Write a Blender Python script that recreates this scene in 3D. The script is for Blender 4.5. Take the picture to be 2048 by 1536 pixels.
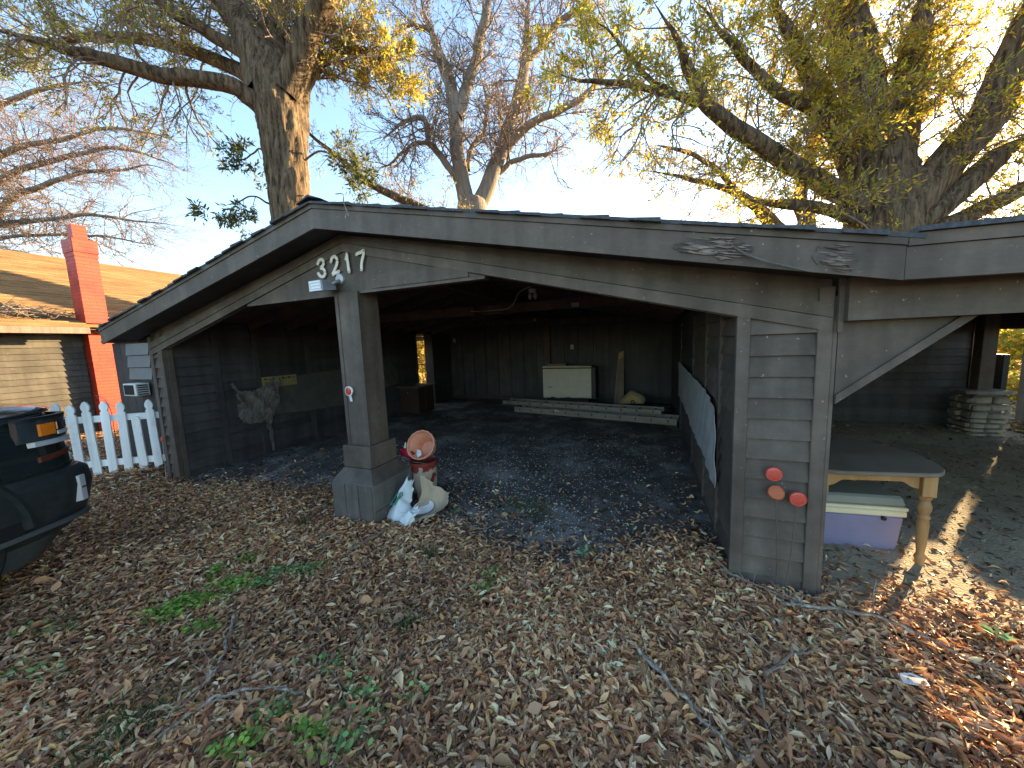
import bpy, bmesh, math, random
import numpy as np
from mathutils import Vector, Matrix

S = bpy.context.scene
for o in list(bpy.data.objects): bpy.data.objects.remove(o)
COL = S.collection
rng = np.random.default_rng(7)
random.seed(7)

# ------------------------------------------------------------------ camera, sky, sun, exposure
F_PX, PITCH, YAW, ROLL = 695.1, 0.11221, 0.37835, -0.03848
CAM = np.array([0.0, -2.512, 1.60])
def cam_axes():
    cy, sy, cp, sp = math.cos(YAW), math.sin(YAW), math.cos(PITCH), math.sin(PITCH)
    fw = np.array([-sy*cp, cy*cp, -sp]); rt = np.array([cy, sy, 0.0]); up = np.cross(rt, fw)
    c, s = math.cos(ROLL), math.sin(ROLL)
    return fw, c*rt+s*up, -s*rt+c*up
FW, RT, UP = cam_axes()
cd = bpy.data.cameras.new('camera'); cam = bpy.data.objects.new('camera', cd); COL.objects.link(cam)
cd.sensor_width = 36.0; cd.lens = 36.0*F_PX/2048.0; cd.clip_start = 0.05; cd.clip_end = 3000
m = Matrix.Identity(4)
for i in range(3):
    m[i][0], m[i][1], m[i][2], m[i][3] = RT[i], UP[i], -FW[i], CAM[i]
cam.matrix_world = m
S.camera = cam
S.render.resolution_x, S.render.resolution_y = 1024, 768

SUN_AZ, SUN_EL = math.radians(36.0), math.radians(13.0)      # azimuth from +y towards +x
W = bpy.data.worlds.new('World'); S.world = W; W.use_nodes = True
nt = W.node_tree; nt.nodes.clear()
sky = nt.nodes.new('ShaderNodeTexSky'); sky.sky_type = 'NISHITA'; sky.sun_disc = False
sky.sun_elevation = SUN_EL; sky.sun_rotation = SUN_AZ
sky.air_density = 1.0; sky.dust_density = 0.45; sky.ozone_density = 2.9
bg = nt.nodes.new('ShaderNodeBackground'); bg.inputs[1].default_value = 0.15
wo = nt.nodes.new('ShaderNodeOutputWorld')
nt.links.new(sky.outputs[0], bg.inputs[0]); nt.links.new(bg.outputs[0], wo.inputs[0])
sl = bpy.data.lights.new('sun', 'SUN'); so = bpy.data.objects.new('sun', sl); COL.objects.link(so)
sl.energy = 5.0; sl.angle = math.radians(0.5); sl.color = (1.0, 0.80, 0.52)
sd = Vector((math.sin(SUN_AZ)*math.cos(SUN_EL), math.cos(SUN_AZ)*math.cos(SUN_EL), math.sin(SUN_EL)))
so.rotation_euler = sd.to_track_quat('Z', 'Y').to_euler(); so.location = (10, 20, 12)
S.view_settings.view_transform = 'Standard'; S.view_settings.look = 'None'
S.view_settings.exposure = 2.35; S.view_settings.gamma = 1.0
S.view_settings.use_white_balance = True; S.view_settings.white_balance_temperature = 7900
S.render.engine = 'CYCLES'
S.cycles.max_bounces = 6; S.cycles.transparent_max_bounces = 6; S.cycles.use_denoising = True
S.cycles.sample_clamp_indirect = 6.0

def at(px, py, d):
    """world point seen at photo pixel (px,py), d metres along the view axis (used only to survey positions)"""
    return CAM + d*(FW + RT*(px-1024)/F_PX - UP*(py-768)/F_PX)

# ------------------------------------------------------------------ materials
def nodes(name):
    mt = bpy.data.materials.new(name); mt.use_nodes = True
    t = mt.node_tree; b = t.nodes['Principled BSDF']
    return mt, t, b
def L(t, a, b): t.links.new(a, b)
def N(t, kind, **kw):
    n = t.nodes.new(kind)
    for k, v in kw.items(): setattr(n, k, v)
    return n
def ramp(t, fac, cols):
    r = N(t, 'ShaderNodeValToRGB'); e = r.color_ramp.elements
    while len(e) < len(cols): e.new(0.5)
    for i, (p, c) in enumerate(cols): e[i].position = p; e[i].color = (*c, 1)
    L(t, fac, r.inputs[0]); return r
def mat(name, cols, scale=(6, 6, 6), rough=0.7, bump=0.0, bscale=None, metal=0.0, detail=6, spec=0.4, dist=0.01, coord='Object', coat=0.0):
    """noise-mottled surface; cols = list of (pos, rgb)"""
    mt, t, b = nodes(name)
    tc = N(t, 'ShaderNodeTexCoord'); mp = N(t, 'ShaderNodeMapping'); mp.inputs['Scale'].default_value = scale
    L(t, tc.outputs[coord], mp.inputs[0])
    nz = N(t, 'ShaderNodeTexNoise'); nz.inputs['Scale'].default_value = 1.0; nz.inputs['Detail'].default_value = detail; nz.inputs['Roughness'].default_value = 0.65
    L(t, mp.outputs[0], nz.inputs[0])
    r = ramp(t, nz.outputs[0], cols); L(t, r.outputs[0], b.inputs['Base Color'])
    b.inputs['Roughness'].default_value = rough; b.inputs['Metallic'].default_value = metal
    b.inputs['Specular IOR Level'].default_value = spec
    b.inputs['Coat Weight'].default_value = coat
    if bump:
        src = nz
        if bscale:
            mp2 = N(t, 'ShaderNodeMapping'); mp2.inputs['Scale'].default_value = bscale; L(t, tc.outputs[coord], mp2.inputs[0])
            src = N(t, 'ShaderNodeTexNoise'); src.inputs['Scale'].default_value = 1.0; src.inputs['Detail'].default_value = 5; L(t, mp2.outputs[0], src.inputs[0])
        bp = N(t, 'ShaderNodeBump'); bp.inputs['Strength'].default_value = bump; bp.inputs['Distance'].default_value = dist
        L(t, src.outputs[0], bp.inputs['Height']); L(t, bp.outputs[0], b.inputs['Normal'])
    return mt
def two(c, k=0.75): return [(0.32, tuple(x*k for x in c)), (0.68, c)]

M = {}
PAINT = (0.098, 0.086, 0.082)
M['paint'] = mat('dark_paint', [(0.30, (0.070, 0.061, 0.058)), (0.5, PAINT), (0.72, (0.125, 0.112, 0.104))], (2.3, 2.3, 5), 0.6, 0.35, (9, 9, 70), dist=0.004, coord='Generated')
def paint_world(name, cols, grain, rough=0.62, bump=0.4, spec=0.3):
    """paint laid out in world metres so that boards sharing a mesh still differ"""
    mt, t, b = nodes(name)
    g = N(t, 'ShaderNodeNewGeometry')
    oi = N(t, 'ShaderNodeObjectInfo')
    nz = N(t, 'ShaderNodeTexNoise'); nz.inputs['Scale'].default_value = 2.6; nz.inputs['Detail'].default_value = 8; nz.inputs['Roughness'].default_value = 0.7
    L(t, g.outputs['Position'], nz.inputs[0])
    r = ramp(t, nz.outputs[0], cols)
    hs = N(t, 'ShaderNodeHueSaturation'); ma = N(t, 'ShaderNodeMapRange'); ma.inputs[3].default_value = 0.82; ma.inputs[4].default_value = 1.18
    L(t, oi.outputs['Random'], ma.inputs[0]); L(t, ma.outputs[0], hs.inputs['Value']); L(t, r.outputs[0], hs.inputs['Color'])
    # fine worn specks
    sp = N(t, 'ShaderNodeTexNoise'); sp.inputs['Scale'].default_value = 38; sp.inputs['Detail'].default_value = 4; L(t, g.outputs['Position'], sp.inputs[0])
    sr = ramp(t, sp.outputs[0], [(0.69, (0, 0, 0)), (0.75, (1, 1, 1))])
    st = N(t, 'ShaderNodeTexNoise'); st.inputs['Scale'].default_value = 1; st.inputs['Detail'].default_value = 6
    smp = N(t, 'ShaderNodeMapping'); smp.inputs['Scale'].default_value = (9, 9, 0.7); L(t, g.outputs['Position'], smp.inputs[0]); L(t, smp.outputs[0], st.inputs[0])
    stm = N(t, 'ShaderNodeMapRange'); stm.inputs[1].default_value = 0.35; stm.inputs[2].default_value = 0.65; stm.inputs[3].default_value = 0.78; stm.inputs[4].default_value = 1.12; L(t, st.outputs[0], stm.inputs[0])
    hs2 = N(t, 'ShaderNodeHueSaturation'); L(t, stm.outputs[0], hs2.inputs['Value']); L(t, hs.outputs[0], hs2.inputs['Color']); hs = hs2
    mx = N(t, 'ShaderNodeMix', data_type='RGBA'); L(t, sr.outputs[0], mx.inputs[0]); L(t, hs.outputs[0], mx.inputs[6])
    mx.inputs[7].default_value = (*[min(1, c*1.9+0.02) for c in cols[-1][1]], 1)
    L(t, mx.outputs[2], b.inputs['Base Color'])
    b.inputs['Roughness'].default_value = rough; b.inputs['Specular IOR Level'].default_value = spec
    mp = N(t, 'ShaderNodeMapping'); mp.inputs['Scale'].default_value = grain; L(t, g.outputs['Position'], mp.inputs[0])
    gn = N(t, 'ShaderNodeTexNoise'); gn.inputs['Scale'].default_value = 1; gn.inputs['Detail'].default_value = 5; L(t, mp.outputs[0], gn.inputs[0])
    bp = N(t, 'ShaderNodeBump'); bp.inputs['Strength'].default_value = bump; bp.inputs['Distance'].default_value = 0.004
    L(t, gn.outputs[0], bp.inputs['Height']); L(t, bp.outputs[0], b.inputs['Normal'])
    return mt
PC = [(0.28, (0.066, 0.052, 0.043)), (0.5, (0.107, 0.084, 0.068)), (0.74, (0.160, 0.130, 0.106))]
M['paint'] = paint_world('dark_brown_house_paint', PC, (7, 7, 80))
M['paintv'] = paint_world('dark_brown_post_paint', PC, (80, 80, 7))
M['inner'] = paint_world('dark_interior_paint', [(0.3, (0.042, 0.040, 0.042)), (0.55, (0.062, 0.059, 0.060)), (0.8, (0.09, 0.084, 0.082))], (60, 9, 70))  # darker, greyer paint tone than the front boards
M['rafter'] = paint_world('brown_bare_rafter_wood', [(0.3, (0.085, 0.054, 0.042)), (0.55, (0.125, 0.08, 0.062)), (0.8, (0.18, 0.12, 0.095))], (10, 60, 60))
M['weathered'] = paint_world('grey_weathered_wood', [(0.3, (0.085, 0.08, 0.074)), (0.55, (0.13, 0.122, 0.11)), (0.8, (0.2, 0.185, 0.16))], (70, 70, 5), bump=0.8)
M['rot'] = paint_world('bare_rotten_wood', [(0.36, (0.07, 0.055, 0.05)), (0.5, (0.19, 0.15, 0.125)), (0.7, (0.30, 0.245, 0.21))], (6, 40, 90), bump=1.0)
M['shingle'] = mat('asphalt_shingle_dark', [(0.3, (0.035, 0.04, 0.05)), (0.5, (0.06, 0.068, 0.08)), (0.7, (0.1, 0.11, 0.12))], (25, 25, 25), 0.9, 0.6, coord='Object')
M['brownroof'] = mat('weathered_brown_shingle', [(0.25, (0.09, 0.048, 0.024)), (0.5, (0.20, 0.115, 0.05)), (0.75, (0.32, 0.20, 0.09))], (9, 0.9, 3), 0.85, 0.5, (40, 40, 40))
M['white'] = paint_world('worn_white_paint', [(0.28, (0.56, 0.56, 0.54)), (0.45, (0.76, 0.77, 0.76)), (0.8, (0.82, 0.83, 0.82))], (60, 60, 5), 0.5)
M['number'] = mat('cream_plastic_numeral', two((0.74, 0.70, 0.62), 0.9), (30, 30, 30), 0.45)
M['screw'] = mat('dull_screw', two((0.18, 0.17, 0.15)), (50, 50, 50), 0.4, metal=0.7)
M['grey_metal'] = mat('grey_cast_metal', two((0.34, 0.36, 0.38)), (20, 20, 20), 0.45, metal=0.5)
M['led'] = mat('frosted_lamp_lens', two((0.62, 0.64, 0.63), 0.9), (20, 20, 20), 0.35)
M['lens_white'] = mat('white_lamp_rib', two((0.80, 0.81, 0.80), 0.95), (20, 20, 20), 0.4)
M['reflector'] = mat('red_reflector_plastic', two((0.62, 0.07, 0.045), 0.8), (60, 60, 60), 0.25, 0.3, (300, 300, 300), coat=0.5)
M['reflector_faded'] = mat('faded_orange_reflector', two((0.50, 0.12, 0.045), 0.7), (60, 60, 60), 0.5, 0.3, (300, 300, 300))
M['wire'] = mat('rusty_stake_wire', two((0.16, 0.12, 0.09)), (30, 30, 30), 0.6, metal=0.4)
M['cable'] = mat('pale_cable_sheath', two((0.46, 0.43, 0.38)), (30, 30, 30), 0.5)
M['plate'] = mat('ivory_plastic_plate', two((0.58, 0.55, 0.44), 0.9), (30, 30, 30), 0.4)
M['bulb'] = mat('clear_grey_bulb_glass', two((0.42, 0.44, 0.44), 0.9), (30, 30, 30), 0.15)
M['dark'] = mat('matte_black', two((0.012, 0.012, 0.013)), (10, 10, 10), 0.6)
M['enamel'] = mat('chipped_cream_enamel', [(0.30, (0.20, 0.10, 0.05)), (0.34, (0.50, 0.46, 0.36)), (0.7, (0.58, 0.54, 0.44))], (5, 5, 5), 0.5, detail=9)
M['rust'] = mat('flaky_rust', [(0.3, (0.05, 0.025, 0.015)), (0.55, (0.16, 0.07, 0.035)), (0.75, (0.38, 0.30, 0.22))], (18, 18, 30), 0.9, 0.8)
M['alu'] = mat('dull_aluminium', two((0.25, 0.22, 0.18), 0.7), (3, 9, 9), 0.45, metal=0.35)
M['plank'] = mat('brown_loose_plank', [(0.3, (0.15, 0.10, 0.075)), (0.7, (0.25, 0.18, 0.14))], (12, 12, 2), 0.8, 0.4)
M['ochre'] = mat('raw_ochre_board_end', two((0.48, 0.33, 0.16)), (9, 9, 9), 0.8)
M['yellow'] = mat('dirty_yellow_plastic', two((0.52, 0.36, 0.12), 0.7), (9, 9, 9), 0.55)
M['yellowd'] = mat('grimy_yellow_rim', two((0.30, 0.24, 0.14), 0.7), (9, 9, 9), 0.7)
M['hide'] = mat('stiff_grey_hide', [(0.3, (0.07, 0.062, 0.055)), (0.5, (0.15, 0.135, 0.12)), (0.75, (0.24, 0.22, 0.2))], (7, 7, 7), 0.85, 0.9, (25, 25, 25), dist=0.02)
M['felt'] = mat('dark_olive_felt_sheet', [(0.3, (0.065, 0.064, 0.058)), (0.7, (0.10, 0.098, 0.086))], (5, 5, 5), 0.95, 0.3)
M['paleboard'] = mat('pale_grey_fibre_sheet', [(0.3, (0.28, 0.28, 0.27)), (0.7, (0.40, 0.40, 0.385))], (4, 4, 4), 0.85, 0.3, (30, 30, 30))
M['card'] = mat('yellowed_card', two((0.34, 0.27, 0.12), 0.7), (9, 9, 9), 0.7)
M['ink'] = mat('dark_brown_ink', two((0.05, 0.03, 0.02)), (9, 9, 9), 0.7)
M['cabinet'] = mat('dark_brown_cabinet_wood', two((0.055, 0.028, 0.018)), (20, 20, 3), 0.55, 0.3)
M['bluewhite'] = mat('woven_white_sack', two((0.66, 0.74, 0.78), 0.9), (30, 30, 30), 0.6, 0.3)
M['kraft'] = mat('kraft_paper', two((0.45, 0.35, 0.24), 0.85), (9, 9, 9), 0.8, 0.4)
M['green_ink'] = mat('green_print', two((0.03, 0.26, 0.17)), (9, 9, 9), 0.6)
M['terracotta'] = mat('terracotta_plastic', [(0.3, (0.62, 0.25, 0.15)), (0.7, (0.74, 0.34, 0.22))], (14, 14, 14), 0.55)
M['redplastic'] = mat('glossy_red_plastic', two((0.40, 0.012, 0.03), 0.8), (10, 10, 10), 0.25, coat=0.3)
M['blue'] = mat('violet_blue_plastic', two((0.205, 0.20, 0.31), 0.85), (8, 8, 8), 0.5)
M['bluetop'] = mat('grey_green_plastic_lid', two((0.22, 0.23, 0.19), 0.9), (8, 8, 8), 0.6)
M['cream'] = mat('cream_plastic_rim', two((0.68, 0.62, 0.42), 0.9), (8, 8, 8), 0.5)
M['table'] = mat('dusty_brown_tabletop', [(0.3, (0.13, 0.10, 0.075)), (0.7, (0.22, 0.18, 0.14))], (3, 3, 3), 0.6)
M['oak'] = mat('orange_oak_turning', [(0.3, (0.28, 0.15, 0.06)), (0.7, (0.44, 0.26, 0.11))], (18, 18, 3), 0.5, 0.2)
M['stone'] = mat('field_stone', [(0.3, (0.14, 0.12, 0.10)), (0.5, (0.24, 0.21, 0.17)), (0.75, (0.36, 0.32, 0.26))], (6, 6, 6), 0.9, 0.7, (20, 20, 20))
M['mortar'] = mat('grey_mortar', two((0.16, 0.14, 0.12)), (20, 20, 20), 0.95, 0.5)
M['carpaint'] = mat('black_green_car_paint', [(0.35, (0.008, 0.013, 0.014)), (0.7, (0.014, 0.021, 0.022))], (2, 2, 2), 0.22, coat=1.0, spec=0.6)
M['carplastic'] = mat('dusty_charcoal_bumper', [(0.35, (0.016, 0.020, 0.021)), (0.6, (0.030, 0.035, 0.035)), (0.75, (0.06, 0.062, 0.058))], (7, 7, 14), 0.38, 0.15, (90, 90, 90), detail=9)
M['lip'] = mat('grey_air_dam_plastic', two((0.075, 0.085, 0.085), 0.8), (20, 20, 20), 0.6)
M['chrome'] = mat('bright_chrome', two((0.75, 0.76, 0.78), 0.95), (4, 4, 4), 0.12, metal=1.0)
M['silver'] = mat('silver_trim', two((0.62, 0.64, 0.66), 0.95), (4, 4, 4), 0.3, metal=0.3)
M['amber'] = mat('amber_marker_lens', two((0.85, 0.20, 0.015), 0.9), (40, 40, 40), 0.2, coat=0.5)
M['lampglass'] = mat('smoked_headlamp_glass', two((0.035, 0.045, 0.05), 0.7), (9, 9, 9), 0.06, coat=1.0)
M['redreflection'] = mat('red_brown_reflection', two((0.14, 0.035, 0.02), 0.7), (12, 12, 12), 0.35)  # reddish reflection on the truck, held as a surface colour
M['rubber'] = mat('tyre_rubber', two((0.02, 0.02, 0.021)), (30, 30, 30), 0.85)
M['glass'] = mat('dusky_window_glass', two((0.10, 0.12, 0.13), 0.8), (3, 3, 3), 0.08)
M['louvre'] = mat('dusty_louvre_glass', two((0.20, 0.23, 0.24), 0.7), (5, 5, 5), 0.3)
M['acwhite'] = mat('aged_white_casing', two((0.68, 0.69, 0.66), 0.9), (9, 9, 9), 0.5)
M['stick'] = mat('grey_lichened_bark', [(0.34, (0.08, 0.06, 0.045)), (0.5, (0.26, 0.21, 0.17)), (0.68, (0.52, 0.47, 0.40))], (34, 34, 34), 0.9, 0.5)
M['twigbrown'] = mat('dry_brown_twig', [(0.3, (0.12, 0.085, 0.065)), (0.7, (0.3, 0.24, 0.19))], (16, 16, 16), 0.9)
M['paper'] = mat('scrap_white_paper', two((0.74, 0.74, 0.73), 0.9), (20, 20, 20), 0.7)
M['bluescrap'] = mat('scrap_blue_wrapper', two((0.12, 0.3, 0.7), 0.9), (20, 20, 20), 0.4)
M['teal'] = mat('teal_plastic_bit', two((0.12, 0.42, 0.36), 0.9), (20, 20, 20), 0.5)

def brick_paint():
    mt, t, b = nodes('red_painted_brick')
    tc = N(t, 'ShaderNodeTexCoord')
    g = N(t, 'ShaderNodeNewGeometry')
    sx = N(t, 'ShaderNodeSeparateXYZ'); L(t, g.outputs['Position'], sx.inputs[0])
    ad = N(t, 'ShaderNodeMath', operation='ADD'); L(t, sx.outputs[0], ad.inputs[0]); L(t, sx.outputs[1], ad.inputs[1])
    cb = N(t, 'ShaderNodeCombineXYZ'); L(t, ad.outputs[0], cb.inputs[0]); L(t, sx.outputs[2], cb.inputs[1])
    br = N(t, 'ShaderNodeTexBrick'); br.inputs['Scale'].default_value = 1.0; br.inputs['Brick Width'].default_value = 0.21; br.inputs['Row Height'].default_value = 0.075
    br.inputs['Mortar Size'].default_value = 0.008; br.inputs['Color1'].default_value = (0.56, 0.045, 0.014, 1); br.inputs['Color2'].default_value = (0.45, 0.033, 0.016, 1); br.inputs['Mortar'].default_value = (0.38, 0.027, 0.014, 1)
    L(t, cb.outputs[0], br.inputs[0])
    nz = N(t, 'ShaderNodeTexNoise'); nz.inputs['Scale'].default_value = 2.2; nz.inputs['Detail'].default_value = 7; L(t, g.outputs['Position'], nz.inputs[0])
    r = ramp(t, nz.outputs[0], [(0.32, (0.42, 0.40, 0.42)), (0.46, (0.85, 0.85, 0.85)), (0.6, (1, 1, 1))])
    mx = N(t, 'ShaderNodeMix', data_type='RGBA', blend_type='MULTIPLY'); mx.inputs[0].default_value = 1
    L(t, br.outputs[0], mx.inputs[6]); L(t, r.outputs[0], mx.inputs[7]); L(t, mx.outputs[2], b.inputs['Base Color'])
    b.inputs['Roughness'].default_value = 0.6
    bp = N(t, 'ShaderNodeBump'); bp.inputs['Strength'].default_value = 0.8; bp.inputs['Distance'].default_value = 0.008; bp.invert = True
    L(t, br.outputs['Fac'], bp.inputs['Height']); L(t, bp.outputs[0], b.inputs['Normal'])
    return mt
M['brick'] = brick_paint()

def bucket_paint():
    mt, t, b = nodes('paint_splashed_bucket')
    tc = N(t, 'ShaderNodeTexCoord'); mp = N(t, 'ShaderNodeMapping'); mp.inputs['Scale'].default_value = (5, 5, 4); L(t, tc.outputs['Object'], mp.inputs[0])
    nz = N(t, 'ShaderNodeTexNoise'); nz.inputs['Scale'].default_value = 1.3; nz.inputs['Detail'].default_value = 4; L(t, mp.outputs[0], nz.inputs[0])
    sx = N(t, 'ShaderNodeSeparateXYZ'); L(t, tc.outputs['Object'], sx.inputs[0])
    wv = N(t, 'ShaderNodeMath', operation='MULTIPLY'); wv.inputs[1].default_value = 1.0; L(t, sx.outputs[2], wv.inputs[0])
    sn = N(t, 'ShaderNodeMath', operation='ADD'); L(t, nz.outputs[0], sn.inputs[0]); L(t, wv.outputs[0], sn.inputs[1])
    r = ramp(t, sn.outputs[0], [(0.52, (0.20, 0.03, 0.022)), (0.55, (0.46, 0.36, 0.28)), (0.74, (0.46, 0.36, 0.28)), (0.76, (0.24, 0.04, 0.03))])
    L(t, r.outputs[0], b.inputs['Base Color']); b.inputs['Roughness'].default_value = 0.3
    return mt
M['bucket'] = bucket_paint()

def bark(name, cols, s=1.0, bump=1.0):
    mt, t, b = nodes(name)
    g = N(t, 'ShaderNodeNewGeometry'); mp = N(t, 'ShaderNodeMapping'); mp.inputs['Scale'].default_value = (14*s, 14*s, 1.5*s); L(t, g.outputs['Position'], mp.inputs[0])
    nz = N(t, 'ShaderNodeTexNoise'); nz.inputs['Scale'].default_value = 1; nz.inputs['Detail'].default_value = 8; nz.inputs['Roughness'].default_value = 0.7; L(t, mp.outputs[0], nz.inputs[0])
    r = ramp(t, nz.outputs[0], cols); L(t, r.outputs[0], b.inputs['Base Color']); b.inputs['Roughness'].default_value = 0.95; b.inputs['Specular IOR Level'].default_value = 0.15
    bp = N(t, 'ShaderNodeBump'); bp.inputs['Strength'].default_value = bump; bp.inputs['Distance'].default_value = 0.07
    L(t, nz.outputs[0], bp.inputs['Height']); L(t, bp.outputs[0], b.inputs['Normal'])
    return mt
M['bark'] = bark('furrowed_oak_bark', [(0.38, (0.038, 0.027, 0.018)), (0.48, (0.115, 0.080, 0.052)), (0.62, (0.21, 0.150, 0.098))])
M['bark_pale'] = bark('smooth_grey_bark', [(0.3, (0.13, 0.105, 0.085)), (0.5, (0.22, 0.18, 0.15)), (0.75, (0.33, 0.28, 0.23))], 0.8, 0.5)
M['twig'] = bark('twig_bark', [(0.3, (0.12, 0.085, 0.07)), (0.5, (0.20, 0.145, 0.12)), (0.75, (0.30, 0.23, 0.2))], 1, 0.1)

def leafmat(name, trans=0.65, rough=0.55, spec=0.3):
    mt, t, b = nodes(name)
    a = N(t, 'ShaderNodeVertexColor'); a.layer_name = 'Col'
    L(t, a.outputs[0], b.inputs['Base Color']); b.inputs['Roughness'].default_value = rough; b.inputs['Specular IOR Level'].default_value = spec
    if trans:
        tr = N(t, 'ShaderNodeBsdfTranslucent'); L(t, a.outputs[0], tr.inputs[0])
        mx = N(t, 'ShaderNodeMixShader'); mx.inputs[0].default_value = trans
        out = t.nodes['Material Output']; L(t, b.outputs[0], mx.inputs[1]); L(t, tr.outputs[0], mx.inputs[2]); L(t, mx.outputs[0], out.inputs[0])
    return mt
M['leaf'] = leafmat('oak_leaf')
M['litter'] = leafmat('dry_fallen_leaf', 0.12, 0.6, 0.25)
M['weed'] = leafmat('green_weed_leaf', 0.3, 0.5)

# ------------------------------------------------------------------ mesh helpers
ORG = {}
class MB:
    def __init__(s): s.v = []; s.f = []; s.n = 0
    def add(s, v, f):
        v = np.asarray(v, float).reshape(-1, 3); s.v.append(v)
        for q in f: s.f.append(tuple(int(i)+s.n for i in q))
        s.n += len(v); return s
    def box(s, a, b):
        x0, y0, z0 = a; x1, y1, z1 = b
        return s.add([(x0,y0,z0),(x1,y0,z0),(x1,y1,z0),(x0,y1,z0),(x0,y0,z1),(x1,y0,z1),(x1,y1,z1),(x0,y1,z1)],
                     [(3,2,1,0),(4,5,6,7),(0,1,5,4),(1,2,6,5),(2,3,7,6),(3,0,4,7)])
    def hexa(s, p):   # 8 corner points: bottom ring then top ring
        return s.add(p, [(3,2,1,0),(4,5,6,7),(0,1,5,4),(1,2,6,5),(2,3,7,6),(3,0,4,7)])
    def prism(s, poly, d):   # polygon (3D points) extruded by vector d
        p = np.asarray(poly, float); n = len(p); d = np.asarray(d, float)
        f = [tuple(range(n))[::-1], tuple(range(n, 2*n))] + [(i, (i+1) % n, n+(i+1) % n, n+i) for i in range(n)]
        return s.add(np.vstack([p, p+d]), f)
    def tube(s, pts, rad, n=8, caps=True, flat=None):
        v, f = tube_np(pts, rad, n)
        base = len(v)
        f = [tuple(q) for q in f]
        if caps: f += [tuple(range(n))[::-1], tuple(range(base-n, base))]
        return s.add(v, f)
    def lathe(s, prof, c=(0,0,0), n=24, axis=None, closed=False):
        c = np.asarray(c, float); V = []; k = len(prof)
        for j in range(n):
            a = 2*math.pi*j/n
            for r, z in prof: V.append((r*math.cos(a), r*math.sin(a), z))
        V = np.array(V)
        if axis is not None:
            q = Vector((0,0,1)).rotation_difference(Vector(axis)).to_matrix(); V = V @ np.array(q).T
        f = []
        for j in range(n):
            j2 = (j+1) % n
            for i in range(k-1): f.append((j*k+i, j2*k+i, j2*k+i+1, j*k+i+1))
        if closed:
            f.append(tuple(j*k for j in range(n))[::-1]); f.append(tuple(j*k+k-1 for j in range(n)))
        return s.add(V+c, f)
def tube_np(pts, rad, n):
    pts = np.asarray(pts, float); rad = np.broadcast_to(np.asarray(rad, float), (len(pts),))
    t = np.gradient(pts, axis=0); t /= np.linalg.norm(t, axis=1)[:, None]+1e-9
    ref = np.array([0, 0, 1.0]) if abs(t[:, 2]).mean() < 0.8 else np.array([1.0, 0, 0])
    a = np.cross(t, ref); a /= np.linalg.norm(a, axis=1)[:, None]+1e-9
    b = np.cross(t, a)
    th = np.arange(n)*2*math.pi/n
    v = pts[:, None]+rad[:, None, None]*(np.cos(th)[None, :, None]*a[:, None]+np.sin(th)[None, :, None]*b[:, None])
    m_ = len(pts); i = np.arange(m_-1)[:, None]*n; j = np.arange(n)[None]; j2 = (j+1) % n
    f = np.stack([i+j, i+j2, i+n+j2, i+n+j], -1).reshape(-1, 4)
    return v.reshape(-1, 3), f
def mesh_np(name, v, f, cols=None, smooth=False):
    me = bpy.data.meshes.new(name); v = np.asarray(v, np.float32); f = np.asarray(f, np.int32); k = f.shape[1]
    me.vertices.add(len(v)); me.vertices.foreach_set('co', v.ravel())
    me.loops.add(f.size); me.loops.foreach_set('vertex_index', f.ravel())
    me.polygons.add(len(f)); me.polygons.foreach_set('loop_start', np.arange(0, f.size, k, dtype=np.int32)); me.polygons.foreach_set('loop_total', np.full(len(f), k, np.int32))
    me.update(calc_edges=True)
    if smooth: me.polygons.foreach_set('use_smooth', np.ones(len(f), bool))
    if cols is not None:
        ca = me.color_attributes.new('Col', 'FLOAT_COLOR', 'POINT')
        c4 = np.ones((len(v), 4), np.float32); c4[:, :3] = cols; ca.data.foreach_set('color', c4.ravel())
    return me
def link(name, me, material, parent=None, loc=None):
    o = bpy.data.objects.new(name, me); COL.objects.link(o)
    if me is not None and material is not None and not me.materials: me.materials.append(material)
    if loc is None: loc = (0, 0, 0)
    o.location = loc; ORG[o] = np.array(loc, float)
    if parent is not None:
        o.parent = parent; o.matrix_parent_inverse = Matrix.Translation(-Vector(ORG[parent]))
    return o
def build(name, mb, material, parent=None, smooth=False, bevel=0.0):
    v = np.vstack(mb.v); lo, hi = v.min(0), v.max(0); c = np.array([(lo[0]+hi[0])/2, (lo[1]+hi[1])/2, lo[2]])
    me = bpy.data.meshes.new(name); me.from_pydata((v-c).tolist(), [], mb.f)
    bm = bmesh.new(); bm.from_mesh(me); bmesh.ops.recalc_face_normals(bm, faces=bm.faces[:])
    if bevel: bmesh.ops.bevel(bm, geom=bm.edges[:], offset=bevel, segments=1, affect='EDGES', clamp_overlap=True)
    if smooth:
        for fa in bm.faces: fa.smooth = True
        for e in bm.edges:
            if len(e.link_faces) == 2 and e.calc_face_angle(0) > 0.7: e.smooth = False
    bm.to_mesh(me); bm.free(); me.update()
    return link(name, me, material, parent, c)
def empty(name, loc, parent=None):
    o = link(name, None, None, parent, loc); o.empty_display_size = 0.2; return o
def tag(o, label=None, cat=None, group=None, kind=None):
    if label: o['label'] = label
    if cat: o['category'] = cat
    if group: o['group'] = group
    if kind: o['kind'] = kind
    return o
def thing(name, loc, label, cat, group=None): return tag(empty(name, loc), label, cat, group)
def B(a, b): return MB().box(a, b)

def gz(x, y):
    """height of the ground"""
    x = np.asarray(x, float); y = np.asarray(y, float)
    h = 0.018*np.sin(1.7*x+0.6)*np.sin(2.1*y+1.1)+0.012*np.sin(4.3*x+2.2*y)+0.008*np.sin(7.1*y-3.7*x+1.0)
    k = np.clip((0.6-np.abs(y-3.4)/6.5)*6, 0, 1)*np.clip((7-np.abs(x+2.6))*1.0, 0, 1)
    return h*(1-0.7*np.clip((y-0.2)/0.6, 0, 1))-0.02

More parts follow.
